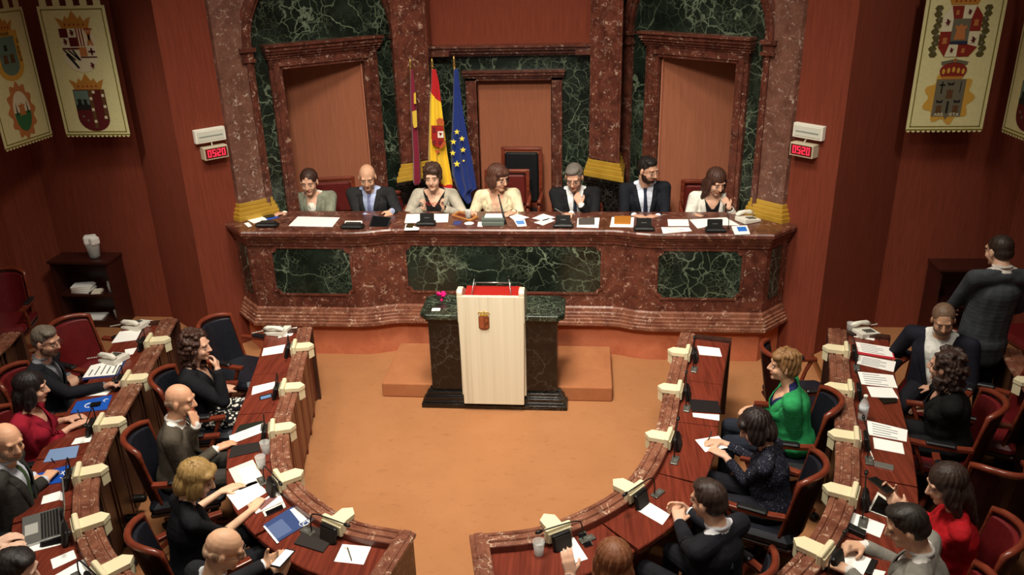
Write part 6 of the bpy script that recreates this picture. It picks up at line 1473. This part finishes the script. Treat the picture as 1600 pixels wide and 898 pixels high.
# ================================================================ CLOCKS AND WALL LAMPS
SEG = {'0': 'abcdef', '5': 'afgcd', '2': 'abged'}
def seg_digit(ch, x, y, w, h, t):
    out = {'a': rc(x, y+h-t, x+w, y+h), 'g': rc(x, y+h/2-t/2, x+w, y+h/2+t/2), 'd': rc(x, y, x+w, y+t), 'f': rc(x, y+h/2, x+t, y+h), 'b': rc(x+w-t, y+h/2, x+w, y+h), 'e': rc(x, y, x+t, y+h/2), 'c': rc(x+w-t, y, x+w, y+h/2)}
    return [out[k] for k in SEG[ch]]
for sx, side in ((-1, 'left'), (1, 'right')):
    a, b2 = ((-3.13, 7.62), (-2.78, 7.99)) if sx < 0 else ((2.78, 7.99), (3.13, 7.62))
    s0 = .33 if sx < 0 else .175
    Q = vert_frame(a, b2, 2.08); t = thing('digital_clock', 'red digital clock reading 05:20 on the %s of the dais' % side, 'clock', Q @ Vector((s0, 0, 0)))
    w_, h_ = .245, .125
    m = MB(); m.prism(rc(s0-w_/2, 0, s0+w_/2, h_), 0, .10, Q); bevel(obj('case', m, 'clock_case', t), .006)
    m = MB(); m.prism(rc(s0-w_/2+.012, .014, s0+w_/2-.012, h_-.014), .10, .102, Q); obj('face', m, 'clock_face', t)
    m = MB()
    for ch, x in zip('0520', (-.088, -.041, .009, .056)):
        for r_ in seg_digit(ch, s0+x, .030, .034, .068, .008): m.prism(r_, .102, .104, Q)
    for yy in (.046, .074): m.prism(rc(s0-.003, yy, s0+.003, yy+.007), .102, .104, Q)
    obj('digits', m, 'led_red', t)
    m = MB(); m.tube([Q @ Vector((s0-.012, h_, .05)), Q @ Vector((s0-.004, h_+.03, .03)), Q @ Vector((s0+.01, h_+.05, .02))], .006, 6); obj('cable', m, 'white_plastic', t)
    s1 = s0-.012 if sx < 0 else s0+.015
    t = thing('wall_lamp', 'white rectangular emergency lamp above the %s clock' % side, 'lamp', Q @ Vector((s1, .17, 0)))
    m = MB(); m.prism(rc(s1-.155, .165, s1+.155, .30), 0, .055, Q); bevel(obj('housing', m, 'white_plastic', t), .006)
    m = MB(); m.prism(rc(s1-.135, .185, s1+.135, .28), .055, .060, Q); bevel(obj('diffuser', m, C_((214, 214, 200), .3), t), .002)
    m = MB(); m.prism(rc(s1-.12, .222, s1+.12, .234), .060, .063, Q); obj('tube_line', m, C_((150, 156, 146), .4), t)
# ================================================================ FLAGS
def flag(label, pole_px, z_top, Y, outline, colfn, mats, folds=2.3, amp=.030):
    # outline: rows of (py, left px, right px) on the depth plane Y
    x0, _ = atY(pole_px, 150, Y); rows = []
    for py, l, r in outline: a = atY(l, py, Y); b = atY(r, py, Y); rows.append((a[1], a[0], b[0]))
    t = thing('flag', label, 'flag', (x0, Y+.05, .62))
    m = MB(); m.tube([(x0, Y+.05, .66), (x0, Y+.05, z_top)], .012, 8); obj('pole', m, 'brass', t)
    m = MB(); m.lathe([(.012, 0), (.022, .012), (.012, .026), (.017, .05), (.010, .085), (.002, .11)], (x0, Y+.05, z_top), 10); obj('finial', m, 'brass', t)
    m = MB(); m.lathe([(.14, 0), (.14, .02), (.05, .04), (.02, .06)], (x0, Y+.05, .62), 16); obj('stand', m, 'brass', t)
    N, K = 90, 44; vs = []; g = MB()
    for i in range(N+1):
        f = i/N*(len(rows)-1); k = min(int(f), len(rows)-2); u = f-k; z = lerp(rows[k][0], rows[k+1][0], u); l = lerp(rows[k][1], rows[k+1][1], u); r = lerp(rows[k][2], rows[k+1][2], u)
        for j in range(K+1):
            s_ = j/K; tt = i/N; y = Y-.045*math.sin(PI*s_)*(.4+.8*tt)+amp*math.cos(2*PI*folds*s_+.6*math.sin(tt*3))*(.25+.9*tt)*(r-l)/.26
            vs.append((lerp(l, r, s_), y, z-.02*math.sin(PI*s_)*tt))
    for i in range(N):
        for j in range(K):
            a = i*(K+1)+j; g.v; g.f.append([a, a+1, a+K+2, a+K+1]); g.mi.append(colfn((j+.5)/K, (i+.5)/N)); g.sm.append(True)
    g.v = vs; o = obj('cloth', g, mats, t, fix=False); so = o.modifiers.new('t', 'SOLIDIFY'); so.thickness = .004; so.offset = 1
    return t, rows
def fcl(n, c):
    k = NT(n, .75, .2); k.b.inputs['Sheen Weight'].default_value = .2; k.col(c); M[n] = k.m; return n
fr, fy, fb, fm = fcl('flag_red', (176, 22, 26)), fcl('flag_yellow', (236, 190, 40)), fcl('flag_blue', (22, 44, 112)), fcl('flag_crimson', (118, 22, 46))
def es(s, t):
    v = t*1.0-s*.20
    return 0 if v < .175 else (1 if v < .60+.0*s else 0)
def es2(s, t):
    a = .225+.085*s; b = .70+.19*s; return 0 if t < a or t > b else 1
def onflag(t, pts, name, mat, Y, d0=.055):
    m = MB(); Q = Matrix(((1, 0, 0, 0), (0, 0, -1, Y-d0), (0, 1, 0, 0), (0, 0, 0, 1)))
    for P in pts: m.prism([atY(x, y, Y-d0) for x, y in P], 0, .004, Q)
    return obj(name, m, mat, t)
def circ(cx, cy, r, n=10, k=1.0): return [(cx+r*math.cos(2*PI*i/n), cy+k*r*math.sin(2*PI*i/n)) for i in range(n)]
FY = 8.70
t, _ = flag('red and yellow national flag with a coat of arms hanging behind the dais', 677, 2.80, FY, [(108, 674, 681), (130, 673.5, 686), (165, 671, 690), (200, 670, 694), (240, 668.5, 699), (286, 668, 707), (293, 690, 707)], es2, [fr, fy])
onflag(t, [[(674, 196), (693, 196), (694, 215), (692, 226), (686, 231), (678, 227), (674, 216)]], 'shield', C_((150, 34, 30), .8), FY, .085)
onflag(t, [[(684, 205), (693, 205), (693.5, 215), (684, 215)]], 'white_quarter', C_((226, 214, 196), .8), FY, .090)
onflag(t, [[(686, 207), (691, 208), (688, 213)], [(676, 199), (681, 199), (681, 206), (676, 206)], circ(678, 222, 3.2), circ(688, 222, 3.2)], 'charges', C_((110, 30, 34), .8), FY, .094)
onflag(t, [[(683, 194), (682, 187), (686, 184), (691, 185), (694, 190), (694, 195)], [(692, 222), (696, 219), (697, 224), (692, 230), (688, 233), (687, 230)], [(680, 235), (686, 233), (687, 238), (682, 240)]], 'crown_and_ribbon', C_((176, 84, 44), .8), FY, .088)
t, _ = flag('blue flag with yellow stars hanging behind the dais', 711, 2.82, FY, [(108, 709, 716), (130, 708.5, 718), (165, 707.5, 722), (200, 706, 728), (240, 704, 736), (275, 706, 742), (293, 712, 745), (300, 716, 735), (314, 728, 737)], lambda s, t: 0, [fb])
def star(cx, cy, r): return [(cx+(r if i % 2 == 0 else r*.42)*math.sin(PI*i/5), cy-(r if i % 2 == 0 else r*.42)*math.cos(PI*i/5)) for i in range(10)]
onflag(t, [star(*q) for q in ((714, 206, 4.6), (722, 216.5, 4.6), (708.5, 221.5, 4.8), (707.5, 239, 4.8), (723.5, 234, 4.8), (714, 256, 5.4), (724.5, 251, 2.2))], 'stars', C_((238, 214, 70), .7), FY, .085)
t, _ = flag('crimson regional flag with yellow castles hanging behind the dais', 643, 2.80, FY+.0, [(108, 641.5, 645), (130, 641, 648), (165, 641, 651), (200, 643, 653), (240, 645, 656), (285, 645, 658)], lambda s, t: 0, [fm], folds=1.6)
onflag(t, [[(644, 174), (651, 172), (652, 198), (647, 200), (645, 192)], [(646.5, 146), (649.5, 144), (650.5, 162), (647, 162)]], 'castles', C_((206, 172, 62), .8), FY, .07)
# ================================================================ LOW CABINETS AND WHAT STANDS IN THEM
def cabinet(label, x0, x1, y0, y1, z0, z1):
    t = thing('low_cabinet', label, 'cabinet', ((x0+x1)/2, (y0+y1)/2, z0)); th = .03
    m = MB(); m.box(((x0+x1)/2, (y0+y1)/2-.01, z1-th/2), (x1-x0+.03, y1-y0+.02, th)); bevel(obj('top', m, 'cabinet_wood', t), .004)
    for x in (x0+th/2, x1-th/2): m = MB(); m.box((x, (y0+y1)/2, (z0+z1-th)/2), (th, y1-y0, z1-th-z0)); obj('side', m, 'cabinet_wood', t)
    m = MB(); m.box(((x0+x1)/2, y1-.01, (z0+z1-th)/2), (x1-x0-2*th, .02, z1-th-z0)); obj('back', m, 'cabinet_wood', t)
    for z in (z0+.07, z0+.39): m = MB(); m.box(((x0+x1)/2, (y0+y1)/2-.005, z), (x1-x0-2*th, y1-y0-.02, .025)); obj('shelf', m, 'cabinet_wood', t)
    m = MB(); m.box(((x0+x1)/2, y0+.02, z0+.03), (x1-x0-2*th, .02, .06)); obj('kickboard', m, 'cabinet_wood', t); return t
CL = dict(x0=-5.03, x1=-4.36, y0=7.98, y1=8.27, z0=TIER, z1=.90)
cabinet('low dark wooden cabinet with two open shelves by the left wall', **CL)
cabinet('low dark wooden cabinet behind the standing man by the right wall', 4.36, 5.03, 7.98, 8.27, TIER, .90)
t = thing('paper_stack', 'stack of white papers on the upper shelf of the left cabinet', 'papers', (-4.78, 8.10, TIER+.4025))
m = MB()
for k in range(7): m.box((-4.78+.006*(k % 3), 8.09+.004*(k % 2), TIER+.4025+.006+.011*k), (.21, .15, .010), R(k*3-6))
obj('sheets', m, 'paper', t)
m = MB(); m.box((-4.60, 8.06, TIER+.409), (.10, .12, .012), .2); m.box((-4.60, 8.06, TIER+.421), (.09, .10, .012), .3); tag(obj('note_block', m, 'paper_ivory'), 'small note block beside the paper stack in the left cabinet', 'note block')
m = MB(); m.box((-4.74, 8.08, TIER+.0925), (.28, .18, .018), .1); tag(obj('paper_ream', m, 'paper'), 'white sheets on the lower shelf of the left cabinet', 'papers')
gl = None
for x, y, z, lab in ((-4.44, 8.06, TIER+.4025, 'clear drinking glass on the upper cabinet shelf'), (-4.49, 8.14, TIER+.4025, 'clear drinking glass at the back of the upper cabinet shelf'), (-4.44, 8.07, TIER+.0825, 'clear drinking glass on the lower cabinet shelf')):
    m = MB(); m.lathe([(.022, 0), (.030, .10), (.028, .10), (.020, .004), (.001, .004)], (x, y, z), 14); tag(obj('drinking_glass', m, 'clear_plastic'), lab, 'glass', 'glasses in the left cabinet')
cx, cy = -4.56, 8.10; t = thing('glass_vase', 'glass jug stuffed with a white napkin on the left cabinet', 'vase', (cx, cy, .90))
m = MB(); m.lathe([(.052, .0), (.058, .03), (.066, .10), (.074, .17), (.070, .17), (.060, .09), (.050, .012), (.001, .012)], (cx, cy, .90), 20); obj('glass', m, 'clear_plastic', t)
m = MB(); m.lathe([(.048, .014), (.056, .08)], (cx, cy, .90), 16); obj('dark_filling', m, C_((58, 48, 34)), t)
m = MB(); m.box((cx-.01, cy, 1.11), (.13, .10, .10), .4); m.box((cx+.03, cy-.01, 1.10), (.10, .10, .09), 1.1); bevel(obj('napkin', m, 'paper', t), .02)
